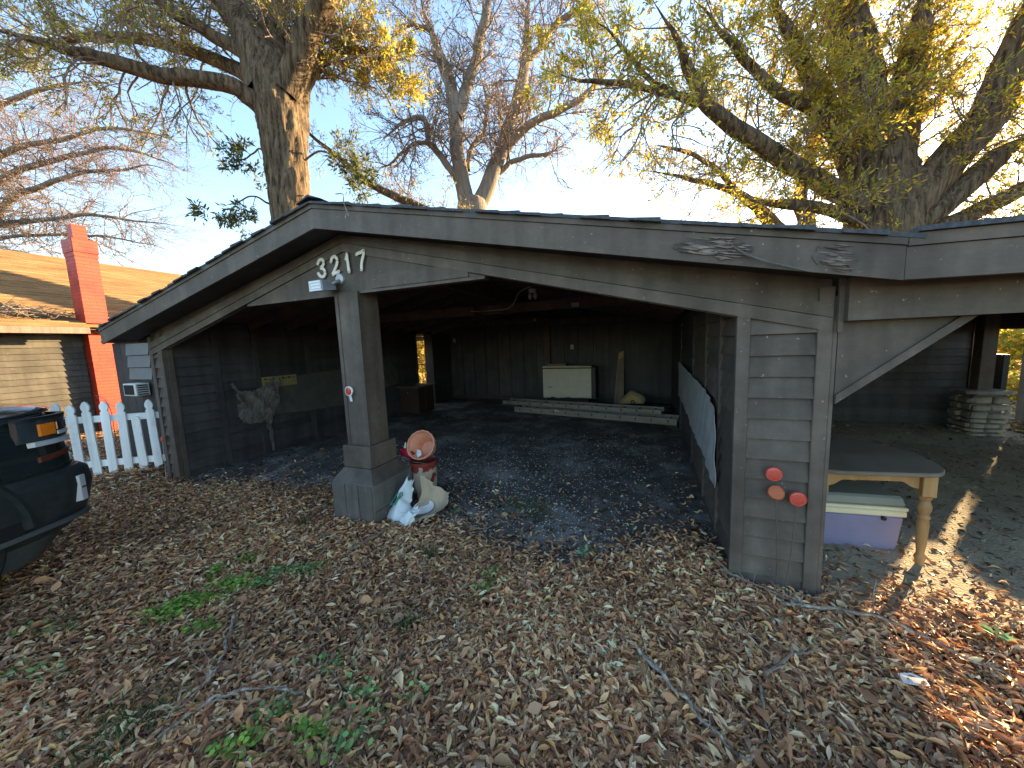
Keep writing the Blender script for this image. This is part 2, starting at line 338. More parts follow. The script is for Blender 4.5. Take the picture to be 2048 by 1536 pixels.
# ------------------------------------------------------------------ ground
def grid(xs, ys, zf):
    X, Y = np.meshgrid(xs, ys); V = np.stack([X, Y, zf(X, Y)], -1).reshape(-1, 3)
    nx, ny = len(xs), len(ys); i = np.arange(ny-1)[:, None]*nx; j = np.arange(nx-1)[None]
    return V, np.stack([i+j, i+j+1, i+nx+j+1, i+nx+j], -1).reshape(-1, 4)
def uneven(lo, hi, a, b, fine): 
    return np.concatenate([-np.geomspace(abs(lo), abs(a), 14)[:-1] if lo < 0 else [], np.arange(a, b, fine), np.geomspace(b, hi, 16)])
def ground_mat():
    mt, t, b = nodes('leaf_covered_earth')
    g = N(t, 'ShaderNodeNewGeometry')
    n1 = N(t, 'ShaderNodeTexNoise'); n1.inputs['Scale'].default_value = 22; n1.inputs['Detail'].default_value = 8; L(t, g.outputs['Position'], n1.inputs[0])
    r1 = ramp(t, n1.outputs[0], [(0.3, (0.055, 0.032, 0.022)), (0.5, (0.13, 0.075, 0.048)), (0.7, (0.24, 0.145, 0.09))])
    n2 = N(t, 'ShaderNodeTexNoise'); n2.inputs['Scale'].default_value = 0.35; n2.inputs['Detail'].default_value = 5; L(t, g.outputs['Position'], n2.inputs[0])
    r2 = ramp(t, n2.outputs[0], [(0.45, (0, 0, 0)), (0.6, (1, 1, 1))])
    n3 = N(t, 'ShaderNodeTexNoise'); n3.inputs['Scale'].default_value = 40; n3.inputs['Detail'].default_value = 5; L(t, g.outputs['Position'], n3.inputs[0])
    r3 = ramp(t, n3.outputs[0], [(0.3, (0.06, 0.075, 0.02)), (0.7, (0.22, 0.21, 0.06))])
    sx = N(t, 'ShaderNodeSeparateXYZ'); L(t, g.outputs['Position'], sx.inputs[0])
    far = N(t, 'ShaderNodeMapRange'); far.inputs[1].default_value = 5.5; far.inputs[2].default_value = 8; L(t, sx.outputs[1], far.inputs[0])
    ml = N(t, 'ShaderNodeMath', operation='MULTIPLY'); L(t, far.outputs[0], ml.inputs[0]); L(t, r2.outputs[0], ml.inputs[1])
    mx = N(t, 'ShaderNodeMix', data_type='RGBA'); L(t, ml.outputs[0], mx.inputs[0]); L(t, r1.outputs[0], mx.inputs[6]); L(t, r3.outputs[0], mx.inputs[7])
    L(t, mx.outputs[2], b.inputs['Base Color']); b.inputs['Roughness'].default_value = 0.95; b.inputs['Specular IOR Level'].default_value = 0.1
    bp = N(t, 'ShaderNodeBump'); bp.inputs['Strength'].default_value = 0.9; bp.inputs['Distance'].default_value = 0.03; L(t, n1.outputs[0], bp.inputs['Height']); L(t, bp.outputs[0], b.inputs['Normal'])
    return mt
def dirt_mat(name, cols, speck, thr):
    mt, t, b = nodes(name)
    g = N(t, 'ShaderNodeNewGeometry')
    n1 = N(t, 'ShaderNodeTexNoise'); n1.inputs['Scale'].default_value = 1.3; n1.inputs['Detail'].default_value = 10; n1.inputs['Roughness'].default_value = 0.72; L(t, g.outputs['Position'], n1.inputs[0])
    r1 = ramp(t, n1.outputs[0], cols)
    n2 = N(t, 'ShaderNodeTexNoise'); n2.inputs['Scale'].default_value = 55; n2.inputs['Detail'].default_value = 3; L(t, g.outputs['Position'], n2.inputs[0])
    r2 = ramp(t, n2.outputs[0], [(thr, (0, 0, 0)), (thr+0.05, (1, 1, 1))])
    mx = N(t, 'ShaderNodeMix', data_type='RGBA'); L(t, r2.outputs[0], mx.inputs[0]); L(t, r1.outputs[0], mx.inputs[6]); mx.inputs[7].default_value = (*speck, 1)
    L(t, mx.outputs[2], b.inputs['Base Color']); b.inputs['Roughness'].default_value = 0.95; b.inputs['Specular IOR Level'].default_value = 0.15
    bp = N(t, 'ShaderNodeBump'); bp.inputs['Strength'].default_value = 0.8; bp.inputs['Distance'].default_value = 0.02; L(t, n2.outputs[0], bp.inputs['Height']); L(t, bp.outputs[0], b.inputs['Normal'])
    return mt
M['ground'] = ground_mat()
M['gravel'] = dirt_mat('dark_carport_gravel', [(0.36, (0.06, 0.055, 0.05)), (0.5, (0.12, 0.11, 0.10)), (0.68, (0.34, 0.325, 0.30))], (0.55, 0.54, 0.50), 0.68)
M['dirt'] = dirt_mat('bare_porch_dirt', [(0.3, (0.26, 0.21, 0.14)), (0.5, (0.38, 0.31, 0.22)), (0.7, (0.50, 0.42, 0.30))], (0.56, 0.48, 0.35), 0.68)
xs = np.concatenate([-np.geomspace(1500, 14, 22)[:-1], np.arange(-14, 9, 0.16), np.geomspace(9, 1500, 22)])
ys = np.concatenate([-np.geomspace(1500, 6, 22)[:-1], np.arange(-6, 10, 0.16), np.geomspace(10, 1500, 22)])
V, Fq = grid(xs, ys, lambda X, Y: np.where((np.abs(X) < 14) & (np.abs(Y) < 10), gz(X, Y), -0.02))
tag(link('ground', mesh_np('ground', V, Fq, smooth=True), M['ground']), kind='structure')
def patch(name, x0, x1, y0, y1, material, jag):
    xs_ = np.arange(x0, x1+0.01, 0.1); ys_ = np.arange(y0, y1+0.01, 0.1)
    V, Fq = grid(xs_, ys_, lambda X, Y: gz(X, Y)+0.006)
    e = V[:, 1] < y0+0.05; V[e, 1] += jag*np.sin(V[e, 0]*3.1)+jag*0.7*np.sin(V[e, 0]*7.7+1)
    V[:, 2] = gz(V[:, 0], V[:, 1])+0.006
    tag(link(name, mesh_np(name, V, Fq, smooth=True), material), kind='structure')
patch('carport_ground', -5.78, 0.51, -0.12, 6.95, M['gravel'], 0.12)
patch('porch_ground', 0.99, 5.2, 0.0, 5.55, M['dirt'], 0.08)

# ------------------------------------------------------------------ carport
RX, RZ, SL = -2.60, 2.86, 0.215          # ridge x, ridge height, roof slope
XL0, XL, XR, XR2 = -6.05, -5.79, 0.52, 0.96
YB = 7.0
EL, ER = -6.42, 1.10                      # eave ends
def roof_z(x): return RZ-SL*abs(x-RX)
car = thing('carport', (RX, 3.4, 0), 'dark brown open wooden carport with low gable and attached side porch', 'carport')
FY = -0.27                                # front fascia plane

def lap_y(x0, x1, y, z0, z1, face=-1, t=0.02, proud=0.015):
    """lap siding board whose face looks along -y (face=-1) or +y"""
    m_ = MB(); f = face
    return m_.hexa([(x0, y+f*(t+proud), z0), (x1, y+f*(t+proud), z0), (x1, y, z0), (x0, y, z0), (x0, y+f*t*0.55, z1), (x1, y+f*t*0.55, z1), (x1, y, z1), (x0, y, z1)])
def lap_x(y0, y1, x, z0, z1, face=1, t=0.02, proud=0.015):
    m_ = MB(); f = face
    return m_.hexa([(x+f*(t+proud), y0, z0), (x+f*(t+proud), y1, z0), (x, y1, z0), (x, y0, z0), (x+f*t*0.55, y0, z1), (x+f*t*0.55, y1, z1), (x, y1, z1), (x, y0, z1)])

# -- right side wall (core, front panel boards, inner boards, trims)
def side_wall(x0, x1, ztop, name, inner_x, inner_face, yend, gap=None):
    w = build(name, B((x0+0.03, 0.03, -0.08), (x1-0.03, yend, ztop)), M['inner'], car)
    return w
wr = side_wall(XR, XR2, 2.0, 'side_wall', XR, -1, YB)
STEP = 0.128
def courses(z0, z1): 
    z = z0; out = []
    while z < z1-0.03:
        out.append((z, min(z+STEP-0.004, z1))); z += STEP
    return out
for k, (a, b) in enumerate(courses(-0.06, 1.86)):
    build('siding_board', lap_y(0.568, 0.892, 0.03, a, b), M['paint'], wr)
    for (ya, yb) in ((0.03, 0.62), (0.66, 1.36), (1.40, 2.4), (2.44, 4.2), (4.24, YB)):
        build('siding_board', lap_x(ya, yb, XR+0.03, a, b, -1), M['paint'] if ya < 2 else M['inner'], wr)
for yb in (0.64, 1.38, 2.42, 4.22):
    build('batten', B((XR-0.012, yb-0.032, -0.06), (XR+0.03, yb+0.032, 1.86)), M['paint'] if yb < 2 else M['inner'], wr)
build('corner_trim', B((0.497, -0.012, -0.10), (0.568, 0.035, 1.875)), M['paintv'], wr, bevel=0.003)
build('corner_trim', B((0.892, -0.012, -0.12), (0.962, 0.035, 1.855)), M['paintv'], wr, bevel=0.003)
build('corner_trim', B((0.965, 0.0, -0.12), (0.986, 0.09, 1.80)), M['paintv'], wr, bevel=0.002)
for k, (a, b) in enumerate(courses(-0.06, 1.75)):
    build('siding_board', lap_x(0.1, 5.5, XR2-0.03, a, b, 1), M['paint'], wr)
# bare splintered foot of the corner trim
build('bare_wood_patch', MB().prism([(0.5, -0.0145, -0.09), (0.565, -0.0145, -0.09), (0.562, -0.0145, 0.0), (0.545, -0.0145, -0.03), (0.53, -0.0145, 0.04), (0.515, -0.0145, 0.01), (0.505, -0.0145, 0.07)], (0, 0.004, 0)), M['rot'], wr)

# -- left side wall with the doorway near its far end
wl = build('side_wall', B((XL0+0.03, 0.03, -0.08), (XL-0.03, 5.2, 2.07)), M['inner'], car)
build('wall_end', B((XL0+0.03, 6.02, -0.08), (XL-0.03, YB, 2.07)), M['inner'], wl)
build('door_header', B((XL0+0.03, 5.2, 1.985), (XL-0.03, 6.02, 2.07)), M['inner'], wl)
for k, (a, b) in enumerate(courses(-0.06, 1.97)):
    for (ya, yb, mt_) in ((0.09, 0.54, M['paint']), (0.62, 1.10, M['inner']), (1.16, 2.0, M['inner']), (2.06, 3.6, M['inner']), (3.66, 5.2, M['inner'])):
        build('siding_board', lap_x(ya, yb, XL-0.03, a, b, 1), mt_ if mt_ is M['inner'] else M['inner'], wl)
    if b < 1.86: build('siding_board', lap_y(-5.985, -5.862, 0.03, a, b), M['paint'], wl)
for yb in (0.58, 1.13, 2.03, 3.63): build('batten', B((XL-0.03, yb-0.04, -0.06), (XL+0.02, yb+0.04, 1.97)), M['inner'], wl)
build('corner_trim', B((-6.06, -0.012, -0.1), (-5.985, 0.035, 1.88)), M['paintv'], wl, bevel=0.003)
build('corner_trim', B((-5.862, -0.012, -0.1), (-5.77, 0.035, 1.93)), M['paintv'], wl, bevel=0.003)
build('corner_trim', B((-5.79, 0.035, -0.1), (-5.75, 0.088, 1.93)), M['paintv'], wl)
build('door_jamb', B((XL0+0.0, 5.2, -0.05), (XL+0.01, 5.255, 1.985)), M['inner'], wl)
build('door_jamb', B((XL0+0.0, 5.965, -0.05), (XL+0.01, 6.02, 1.985)), M['inner'], wl)

# -- back wall: grooved panels
wb = build('back_wall', B((XL0, YB+0.03, -0.08), (XR2, YB+0.12, 2.25)), M['inner'], car)
x = XL
while x < XR-0.02:
    x2 = min(x+0.40, XR); build('wall_panel', B((x+0.006, YB, -0.05), (x2-0.006, YB+0.03, 2.2)), M['inner'], wb); x = x2
build('bottom_plate', B((XL, YB-0.05, 0), (XR, YB, 0.09)), M['inner'], wb)
build('wall_post', B((-2.72, YB-0.11, 0), (-2.57, YB, 2.3)), M['rafter'], wb)
build('top_beam', B((XL, YB-0.10, 2.19), (-2.73, YB-0.002, 2.34)), M['rafter'], wb)
build('top_beam', B((-2.56, YB-0.10, 2.10), (XR, YB-0.002, 2.25)), M['rafter'], wb)
gb = MB().prism([(XL0, YB+0.04, 2.2), (XR2, YB+0.04, 2.0), (RX, YB+0.04, RZ-0.12)], (0, 0.06, 0)); build('gable_infill', gb, M['inner'], wb)

# -- post on its stepped plinth
post = build('post', B((-2.715, -0.03, 0.70), (-2.455, 0.23, 2.14)), M['paintv'], car, bevel=0.004)
build('corner_strip', B((-2.725, -0.037, 0.70), (-2.688, -0.0315, 2.13)), M['paintv'], post)
build('corner_strip', B((-2.482, -0.036, 0.70), (-2.448, -0.0315, 2.13)), M['paintv'], post)
build('plinth_collar', B((-2.75, -0.085, 0.49), (-2.415, 0.28, 0.70)), M['paintv'], post, bevel=0.006)
sk = MB().hexa([(-2.82, -0.17, 0.375), (-2.335, -0.17, 0.375), (-2.335, 0.37, 0.375), (-2.82, 0.37, 0.375), (-2.75, -0.085, 0.487), (-2.415, -0.085, 0.487), (-2.415, 0.28, 0.487), (-2.75, 0.28, 0.487)])
build('plinth_skirt', sk, M['paintv'], post)
build('plinth', B((-2.82, -0.172, -0.05), (-2.335, 0.372, 0.372)), M['weathered'], post, bevel=0.006)
for k in range(3):
    xa = -2.82+0.1617*k; build('plinth_board', B((xa+0.004, -0.186, -0.02-0.004*k), (xa+0.158, -0.174, 0.368)), M['weathered'], post, bevel=0.002)
build('plinth_board', B((-2.332, -0.17, 0.0), (-2.321, 0.37, 0.12)), M['weathered'], post)
build('plinth_board', B((-2.332, -0.17, 0.126), (-2.321, 0.37, 0.368)), M['weathered'], post)

# -- gable face, frieze boards along both slopes, header, fascia
GA = 2.655                                 # top of frieze at the ridge
def gl(x, off=0.0): return GA-off-0.252*abs(x-RX)
hz = 2.135
xg0 = RX-(GA-0.16-hz)/0.252; xg1 = RX+(GA-0.16-hz)/0.252
gable = build('gable', MB().prism([(xg0, 0.0, hz), (xg1, 0.0, hz), (RX, 0.0, GA-0.15)], (0, 0.035, 0)), M['paint'], car)
build('header_beam', B((xg0+0.05, 0.04, hz-0.003), (xg1-0.05, 0.16, hz+0.18)), M['rafter'], gable)
build('header_lip', B((xg0+0.02, -0.010, hz-0.018), (-2.727, 0.034, hz+0.0)), M['paint'], gable)
build('header_lip', B((-2.446, -0.010, hz-0.018), (xg1-0.02, 0.034, hz+0.0)), M['paint'], gable)
build('splice_board', B((-2.30, -0.009, hz+0.012), (xg1-0.16, -0.002, hz+0.125)), M['paint'], gable)
for sgn, xe in ((-1, XL0+0.02), (1, XR2-0.005)):
    for off, w_, yy in ((0.0, 0.075, -0.022), (0.078, 0.075, -0.014)):
        p = [(RX, yy, gl(RX, off)), (xe, yy, gl(xe, off)), (xe, yy, gl(xe, off+w_)), (RX, yy, gl(RX, off+w_))]
        build('frieze_board', MB().prism(p, (0, 0.03, 0)), M['paint'], gable)
    p = [(RX, 0.02, RZ-0.185), (xe, 0.02, roof_z(xe)-0.185), (xe, 0.02, gl(xe, 0.16)), (RX, 0.02, gl(RX, 0.152))]
    build('frieze_backing', MB().prism(p, (0, 0.03, 0)), M['paint'], gable)
roof = build('roof', MB().prism([(EL, FY, roof_z(EL)-0.045), (RX, FY, RZ-0.045), (ER, FY, roof_z(ER)-0.045), (ER, FY, roof_z(ER)-0.075), (RX, FY, RZ-0.075), (EL, FY, roof_z(EL)-0.075)], (0, YB+0.5-FY, 0)), M['rafter'], car)
for sgn, xe in ((-1, EL), (1, ER)):
    def rk(z_top, z_bot, y0, th, x0=RX, x1=xe):
        return MB().prism([(x0, y0, roof_z(x0)-z_top), (x1, y0, roof_z(x1)-z_top), (x1, y0, roof_z(x1)-z_bot), (x0, y0, roof_z(x0)-z_bot)], (0, th, 0))
    build('drip_board', rk(0.022, 0.078, FY-0.034, 0.03), M['paint'], roof)
    build('fascia_board', rk(0.08, 0.235, FY-0.024, 0.022), M['paint'], roof)
    build('soffit', MB().hexa([(RX, FY, RZ-0.20), (xe, FY, roof_z(xe)-0.20), (xe, 0.02, roof_z(xe)-0.20), (RX, 0.02, RZ-0.20), (RX, FY, RZ-0.19), (xe, FY, roof_z(xe)-0.19), (xe, 0.02, roof_z(xe)-0.19), (RX, 0.02, RZ-0.19)]), M['inner'], roof)
    # shingle courses, each a lapped strip from front to back
    nC = 27; span = abs(xe-RX)+0.03
    for k in range(nC):
        xa = RX+sgn*span*k/nC; xb = RX+sgn*(span*(k+1)/nC+0.03)
        za, zb = roof_z(xa)-0.046, roof_z(xb)-0.046
        jit = 0.012*math.sin(k*2.7)+0.01*math.sin(k*5.1)
        y0 = FY-0.055+jit
        build('shingle_course', MB().hexa([(xa, y0, za), (xb, y0, zb), (xb, YB+0.5, zb), (xa, YB+0.5, za), (xa, y0, za+0.012), (xb, y0, zb+0.022+0.005*math.sin(k*3.3)), (xb, YB+0.5, zb+0.022), (xa, YB+0.5, za+0.012)]), M['shingle'], roof)
# ridge cap
build('ridge_cap', MB().prism([(RX-0.14, FY-0.055, RZ-0.033), (RX, FY-0.055, RZ+0.002), (RX+0.14, FY-0.055, RZ-0.033), (RX, FY-0.055, RZ+0.02)], (0, YB+0.5-FY, 0)), M['shingle'], roof)
# side eave board on the left
build('eave_board', B((EL-0.002, FY, roof_z(EL)-0.22), (EL+0.022, YB+0.5, roof_z(EL)-0.08)), M['paint'], roof)
# peeled, rotten stretches of the right fascia
def peel(x0, x1, n, seed, lo=0.085, hi=0.228, y=FY-0.0255):
    r = np.random.default_rng(seed); xs_ = np.linspace(x0, x1, n); e = np.interp(np.linspace(0, 1, n), np.linspace(0, 1, 9), np.r_[0.05, r.uniform(0.3, 1, 7), 0.3])
    top = [(xx, y, roof_z(xx)-0.155+e[i]*(0.155-lo)*r.uniform(0.6, 1)) for i, xx in enumerate(xs_)]
    bot = [(xx, y, roof_z(xx)-0.155-e[::-1][i]*(hi-0.155)*r.uniform(0.4, 1.05)) for i, xx in enumerate(xs_)]
    V = np.array(top+bot); V2 = V.copy(); V2[:, 1] -= 0.004
    f = [(i, i+1, n+i+1, n+i) for i in range(n-1)]; f2 = [tuple(2*n+q for q in r_)[::-1] for r_ in f]
    side = [(i, 2*n+i, 2*n+i+1, i+1) for i in range(n-1)]+[(n+i+1, 3*n+i+1, 3*n+i, n+i) for i in range(n-1)]+[(n, 3*n, 2*n, 0), (n-1, 3*n-1, 4*n-1, 2*n-1)]
    return MB().add(np.vstack([V, V2]), f+f2+side)
M['rotdark'] = paint_world('dark_rotten_wood', [(0.3, (0.045, 0.036, 0.032)), (0.55, (0.085, 0.068, 0.06)), (0.8, (0.14, 0.115, 0.10))], (6, 40, 90), bump=1.0)
build('rotten_patch', peel(0.12, 0.50, 30, 3), M['rotdark'], roof)
build('rotten_patch', peel(0.75, 0.93, 16, 5, 0.10, 0.232), M['rotdark'], roof)
r = np.random.default_rng(31)
for x0_, x1_, n_ in ((0.13, 0.50, 46), (0.76, 0.92, 22)):
    for k in range(n_):
        ln_ = r.uniform(0.03, 0.13); xa = r.uniform(x0_, max(x0_, x1_-ln_)); xb = min(xa+ln_, x1_); xm = (xa+xb)/2
        e = min(1.0, 0.35+1.2*(xm-x0_)/(x1_-x0_)); zo = 0.157+r.uniform(-1, 1)*0.062*e; h_ = r.uniform(0.002, 0.007); yy = FY-0.0297-r.uniform(0, 0.006)
        build('wood_splinter', MB().prism([(xa, yy, roof_z(xa)-zo), (xm, yy-0.002, roof_z(xm)-zo-h_), (xb, yy, roof_z(xb)-zo+r.uniform(-0.006, 0.006)), (xm+r.uniform(-0.01, 0.01), yy-0.002, roof_z(xm)-zo+h_)], (0, 0.004, 0)), M['rot'], roof)
pts = [(0.40, FY-0.03, roof_z(0.40)-0.135), (0.46, FY-0.05, roof_z(0.46)-0.18), (0.55, FY-0.055, roof_z(0.55)-0.21), (0.66, FY-0.045, roof_z(0.66)-0.225), (0.74, FY-0.035, roof_z(0.74)-0.235)]
build('hanging_strip', MB().tube(pts, [0.005, 0.007, 0.006, 0.005, 0.003], 6), M['weathered'], roof)
# rafters and ridge beam under the roof
build('ridge_beam', B((RX-0.05, 0.22, 2.42), (RX+0.05, YB, 2.62)), M['rafter'], roof)
for yb in np.arange(0.45, 6.9, 0.61):
    for xe in (XL+0.03, XR-0.03):
        x0 = RX+(0.055 if xe > RX else -0.055)
        build('rafter', MB().prism([(x0, yb, roof_z(x0)-0.077), (xe, yb, roof_z(xe)-0.077), (xe, yb, roof_z(xe)-0.20), (x0, yb, roof_z(x0)-0.20)], (0, 0.045, 0)), M['rafter'], roof)
build('tie_beam', B((XL, 2.6, 2.10), (RX-0.06, 2.69, 2.24)), M['rafter'], roof)
build('tie_beam', B((RX+0.06, 2.6, 2.10), (XR, 2.69, 2.235)), M['rafter'], roof)

# -- side porch to the right: low roof, front beam, brace, back wall
porch = build('porch_roof', MB().hexa([(ER-0.02, FY+0.03, 1.93), (5.35, FY+0.03, 1.84), (5.35, 5.9, 1.84), (ER-0.02, 5.9, 1.93), (ER-0.02, FY+0.03, 1.97), (5.35, FY+0.03, 1.88), (5.35, 5.9, 1.88), (ER-0.02, 5.9, 1.97)]), M['inner'], car)
build('shingle_course', MB().hexa([(ER+0.03, FY-0.055, 2.038), (5.4, FY-0.055, 1.948), (5.4, 5.95, 1.948), (ER+0.03, 5.95, 2.038), (ER+0.03, FY-0.055, 2.06), (5.4, FY-0.055, 1.985), (5.4, 5.95, 1.985), (ER+0.03, 5.95, 2.06)]), M['shingle'], porch)
build('drip_board', MB().hexa([(ER+0.003, FY-0.034, 1.982), (5.35, FY-0.034, 1.892), (5.35, FY-0.004, 1.892), (ER+0.003, FY-0.004, 1.982), (ER+0.003, FY-0.034, 2.036), (5.35, FY-0.034, 1.946), (5.35, FY-0.004, 1.946), (ER+0.003, FY-0.004, 2.036)]), M['paint'], porch)
build('fascia_board', MB().hexa([(ER+0.003, FY-0.022, 1.832), (5.35, FY-0.022, 1.742), (5.35, FY+0.028, 1.742), (ER+0.003, FY+0.028, 1.832), (ER+0.003, FY-0.022, 1.979), (5.35, FY-0.022, 1.889), (5.35, FY+0.028, 1.889), (ER+0.003, FY+0.028, 1.979)]), M['paint'], porch)
build('front_beam', B((0.99, -0.09, 1.66), (5.3, -0.03, 1.93)), M['paint'], porch)
build('beam_filler', B((0.966, -0.05, 1.60), (0.989, -0.03, 1.92)), M['paint'], porch)
build('end_beam', B((4.93, -0.02, 1.55), (5.05, 5.5, 1.83)), M['inner'], porch)
build('knee_brace', MB().prism([(0.989, 0.0, 1.22), (1.50, 0.0, 1.665), (0.989, 0.0, 1.665)], (0, 0.05, 0)), M['paint'], porch)
build('brace_edge', MB().prism([(0.989, -0.02, 1.195), (1.53, -0.02, 1.659), (1.47, -0.02, 1.659), (0.989, -0.02, 1.245)], (0, 0.08, 0)), M['paint'], porch)
sw = build('unseen_shade_wall', B((5.0, -0.1, -0.05), (5.06, 4.22, 1.50)), M['inner'], car)  # added wall out of view, keeps sun off the porch ground
for a, b in courses(-0.02, 1.48): build('siding_board', lap_x(-0.1, 4.22, 5.0, a, b, -1), M['inner'], sw)
lw = build('added_low_screen', B((4.99, 5.10, -0.05), (5.05, 5.53, 1.17)), M['inner'], car)  # added low wall, limits the sun patch on the porch dirt
pw = build('porch_wall', B((0.97, 5.53, -0.05), (4.94, 5.62, 1.84)), M['inner'], car)
for k, (a, b) in enumerate(courses(-0.02, 1.72)): build('siding_board', lap_y(0.99, 4.90, 5.53, a, b), M['inner'], pw)
build('corner_trim', B((4.86, 5.47, -0.05), (4.95, 5.50, 1.80)), M['paintv'], pw)
build('porch_post', B((4.60, 4.87, 0.66), (4.76, 5.03, 1.80)), M['paintv'], car, bevel=0.005)

bf = thing('added_board_screen', (5.65, 5.05, 0), 'added short board screen cutting low sun by the stone pier', 'fence')  # added mostly out of view to block low sun under the porch
for k in range(9): build('screen_board', B((5.62, 4.30+0.162*k, -0.05), (5.645, 4.458+0.162*k, 1.40+0.012*math.sin(k*2.1))), M['weathered'], bf)
for z_ in (0.3, 1.2): build('screen_rail', B((5.646, 4.30, z_), (5.69, 5.76, z_+0.09)), M['weathered'], bf)
# ------------------------------------------------------------------ house numerals, flood light, reflectors
def stroke(path, w, y0, name, label, screws):
    t = thing(name, (path[0][0], y0, 2.32), label, 'house number', 'cream house numerals on the gable')
    pts = np.array([(px_, y0, pz_) for px_, pz_ in path])
    # smooth path
    P = catmull(pts, 6)
    v, f = tube_np(P, w, 10); v[:, 1] = y0-0.006+(v[:, 1]-y0)*0.45
    mb = MB().add(v, [tuple(q) for q in f])
    for e in (P[0], P[-1]):
        pr = [(0.0, w*0.5), (w*0.7, w*0.42), (w*1.0, 0.0), (w*0.7, -w*0.42), (0, -w*0.5)]
        mb.lathe(pr, (e[0], y0-0.006, e[2]), 12, (0, -1, 0))
    build('digit_body', mb, M['number'], t, smooth=True)
    for sx_, sz_ in screws: build('screw', MB().lathe([(0, 0.002), (0.004, 0.001), (0.004, -0.004)], (sx_, y0-0.0155, sz_), 8, (0, -1, 0)), M['screw'], t)
    return t
def catmull(P, k):
    P = np.asarray(P, float); out = []
    Q = np.vstack([2*P[0]-P[1], P, 2*P[-1]-P[-2]])
    for i in range(1, len(Q)-2):
        p0, p1, p2, p3 = Q[i-1], Q[i], Q[i+1], Q[i+2]
        for s in range(k):
            u = s/k; out.append(0.5*((2*p1)+(-p0+p2)*u+(2*p0-5*p1+4*p2-p3)*u*u+(-p0+3*p1-3*p2+p3)*u**3))
    out.append(P[-1]); return np.array(out)
gy = -0.014
def dg(cx, cz, pts): return [(cx+a, cz+b) for a, b in pts]
w_ = 0.0155
stroke(dg(-2.873, 2.385, [(-0.040, 0.042), (-0.018, 0.072), (0.018, 0.076), (0.036, 0.05), (0.022, 0.018), (-0.006, 0.004), (0.026, -0.012), (0.044, -0.046), (0.02, -0.078), (-0.018, -0.074), (-0.044, -0.046)]), w_, gy, 'house_numeral', 'cream plastic digit three, first of the house number', [(-2.88, 2.39)])
stroke(dg(-2.705, 2.388, [(-0.040, 0.038), (-0.024, 0.07), (0.012, 0.078), (0.038, 0.05), (0.03, 0.01), (0.0, -0.035), (-0.032, -0.075), (-0.01, -0.070), (0.03, -0.062), (0.046, -0.058)]), w_, gy, 'house_numeral', 'cream plastic digit two, after the three', [(-2.745, 2.426), (-2.66, 2.33)])
t1 = stroke(dg(-2.535, 2.393, [(-0.012, 0.078), (-0.010, 0.03), (-0.006, -0.03), (-0.002, -0.078)]), w_, gy, 'house_numeral', 'cream plastic digit one, a single upright bar', [(-2.547, 2.471), (-2.537, 2.315)])
build('digit_flag', MB().add(*(lambda v_f: ((v_f[0]-np.array([0, gy, 0]))*np.array([1, 0.45, 1])+np.array([0, gy-0.006, 0]), [tuple(q) for q in v_f[1]]))(tube_np([(-2.572, gy, 2.42), (-2.562, gy, 2.435), (-2.547, gy, 2.46)], [0.007, 0.012, 0.013], 8))), M['number'], t1, smooth=True)
stroke(dg(-2.378, 2.397, [(-0.055, 0.056), (-0.03, 0.064), (0.0, 0.068), (0.030, 0.076), (0.022, 0.04), (0.004, 0.0), (-0.008, -0.04), (-0.012, -0.080)]), w_, gy, 'house_numeral', 'cream plastic digit seven, last of the house number', [(-2.433, 2.453), (-2.348, 2.473), (-2.39, 2.317)])

fl = thing('flood_light', (-2.70, -0.05, 2.13), 'grey outdoor flood light tilted under the numerals above the post', 'lamp')
build('wall_plate', MB().lathe([(0, 0.022), (0.046, 0.018), (0.055, 0.0)], (-2.665, -0.001, 2.265), 24, (0, -1, 0)), M['grey_metal'], fl, smooth=True)
build('swivel_arm', MB().tube([(-2.665, -0.01, 2.25), (-2.67, -0.06, 2.23), (-2.69, -0.08, 2.215)], 0.016, 10), M['grey_metal'], fl, smooth=True)
hd = MB().hexa([(-2.84, -0.20, 2.135), (-2.675, -0.20, 2.135), (-2.655, -0.06, 2.16), (-2.84, -0.06, 2.16), (-2.885, -0.165, 2.245), (-2.72, -0.165, 2.245), (-2.70, -0.04, 2.245), (-2.86, -0.04, 2.245)])
head = build('lamp_head', hd, M['grey_metal'], fl, bevel=0.006)
def fl_pt(u, v, o=0.004):
    a = np.array([-2.84, -0.20, 2.135]); b = np.array([-2.675, -0.20, 2.135]); c = np.array([-2.885, -0.165, 2.245])
    n = np.cross(b-a, c-a); n /= np.linalg.norm(n)
    return a+(b-a)*u+(c-a)*v+n*o*(1 if n[1] < 0 else -1)
build('lens', MB().prism([fl_pt(0.06, 0.06, 0.001), fl_pt(0.94, 0.06, 0.001), fl_pt(0.94, 0.94, 0.001), fl_pt(0.06, 0.94, 0.001)], (0, -0.004, 0)), M['led'], head)
for v0, u0, u1 in ((0.30, 0.28, 0.9), (0.56, 0.22, 0.9), (0.82, 0.12, 0.94)):
    build('lamp_rib', MB().prism([fl_pt(u0, v0-0.05, 0.004), fl_pt(u1, v0-0.05, 0.004), fl_pt(u1, v0+0.06, 0.004), fl_pt(u0, v0+0.06, 0.004)], (0, -0.006, 0)), M['lens_white'], head)

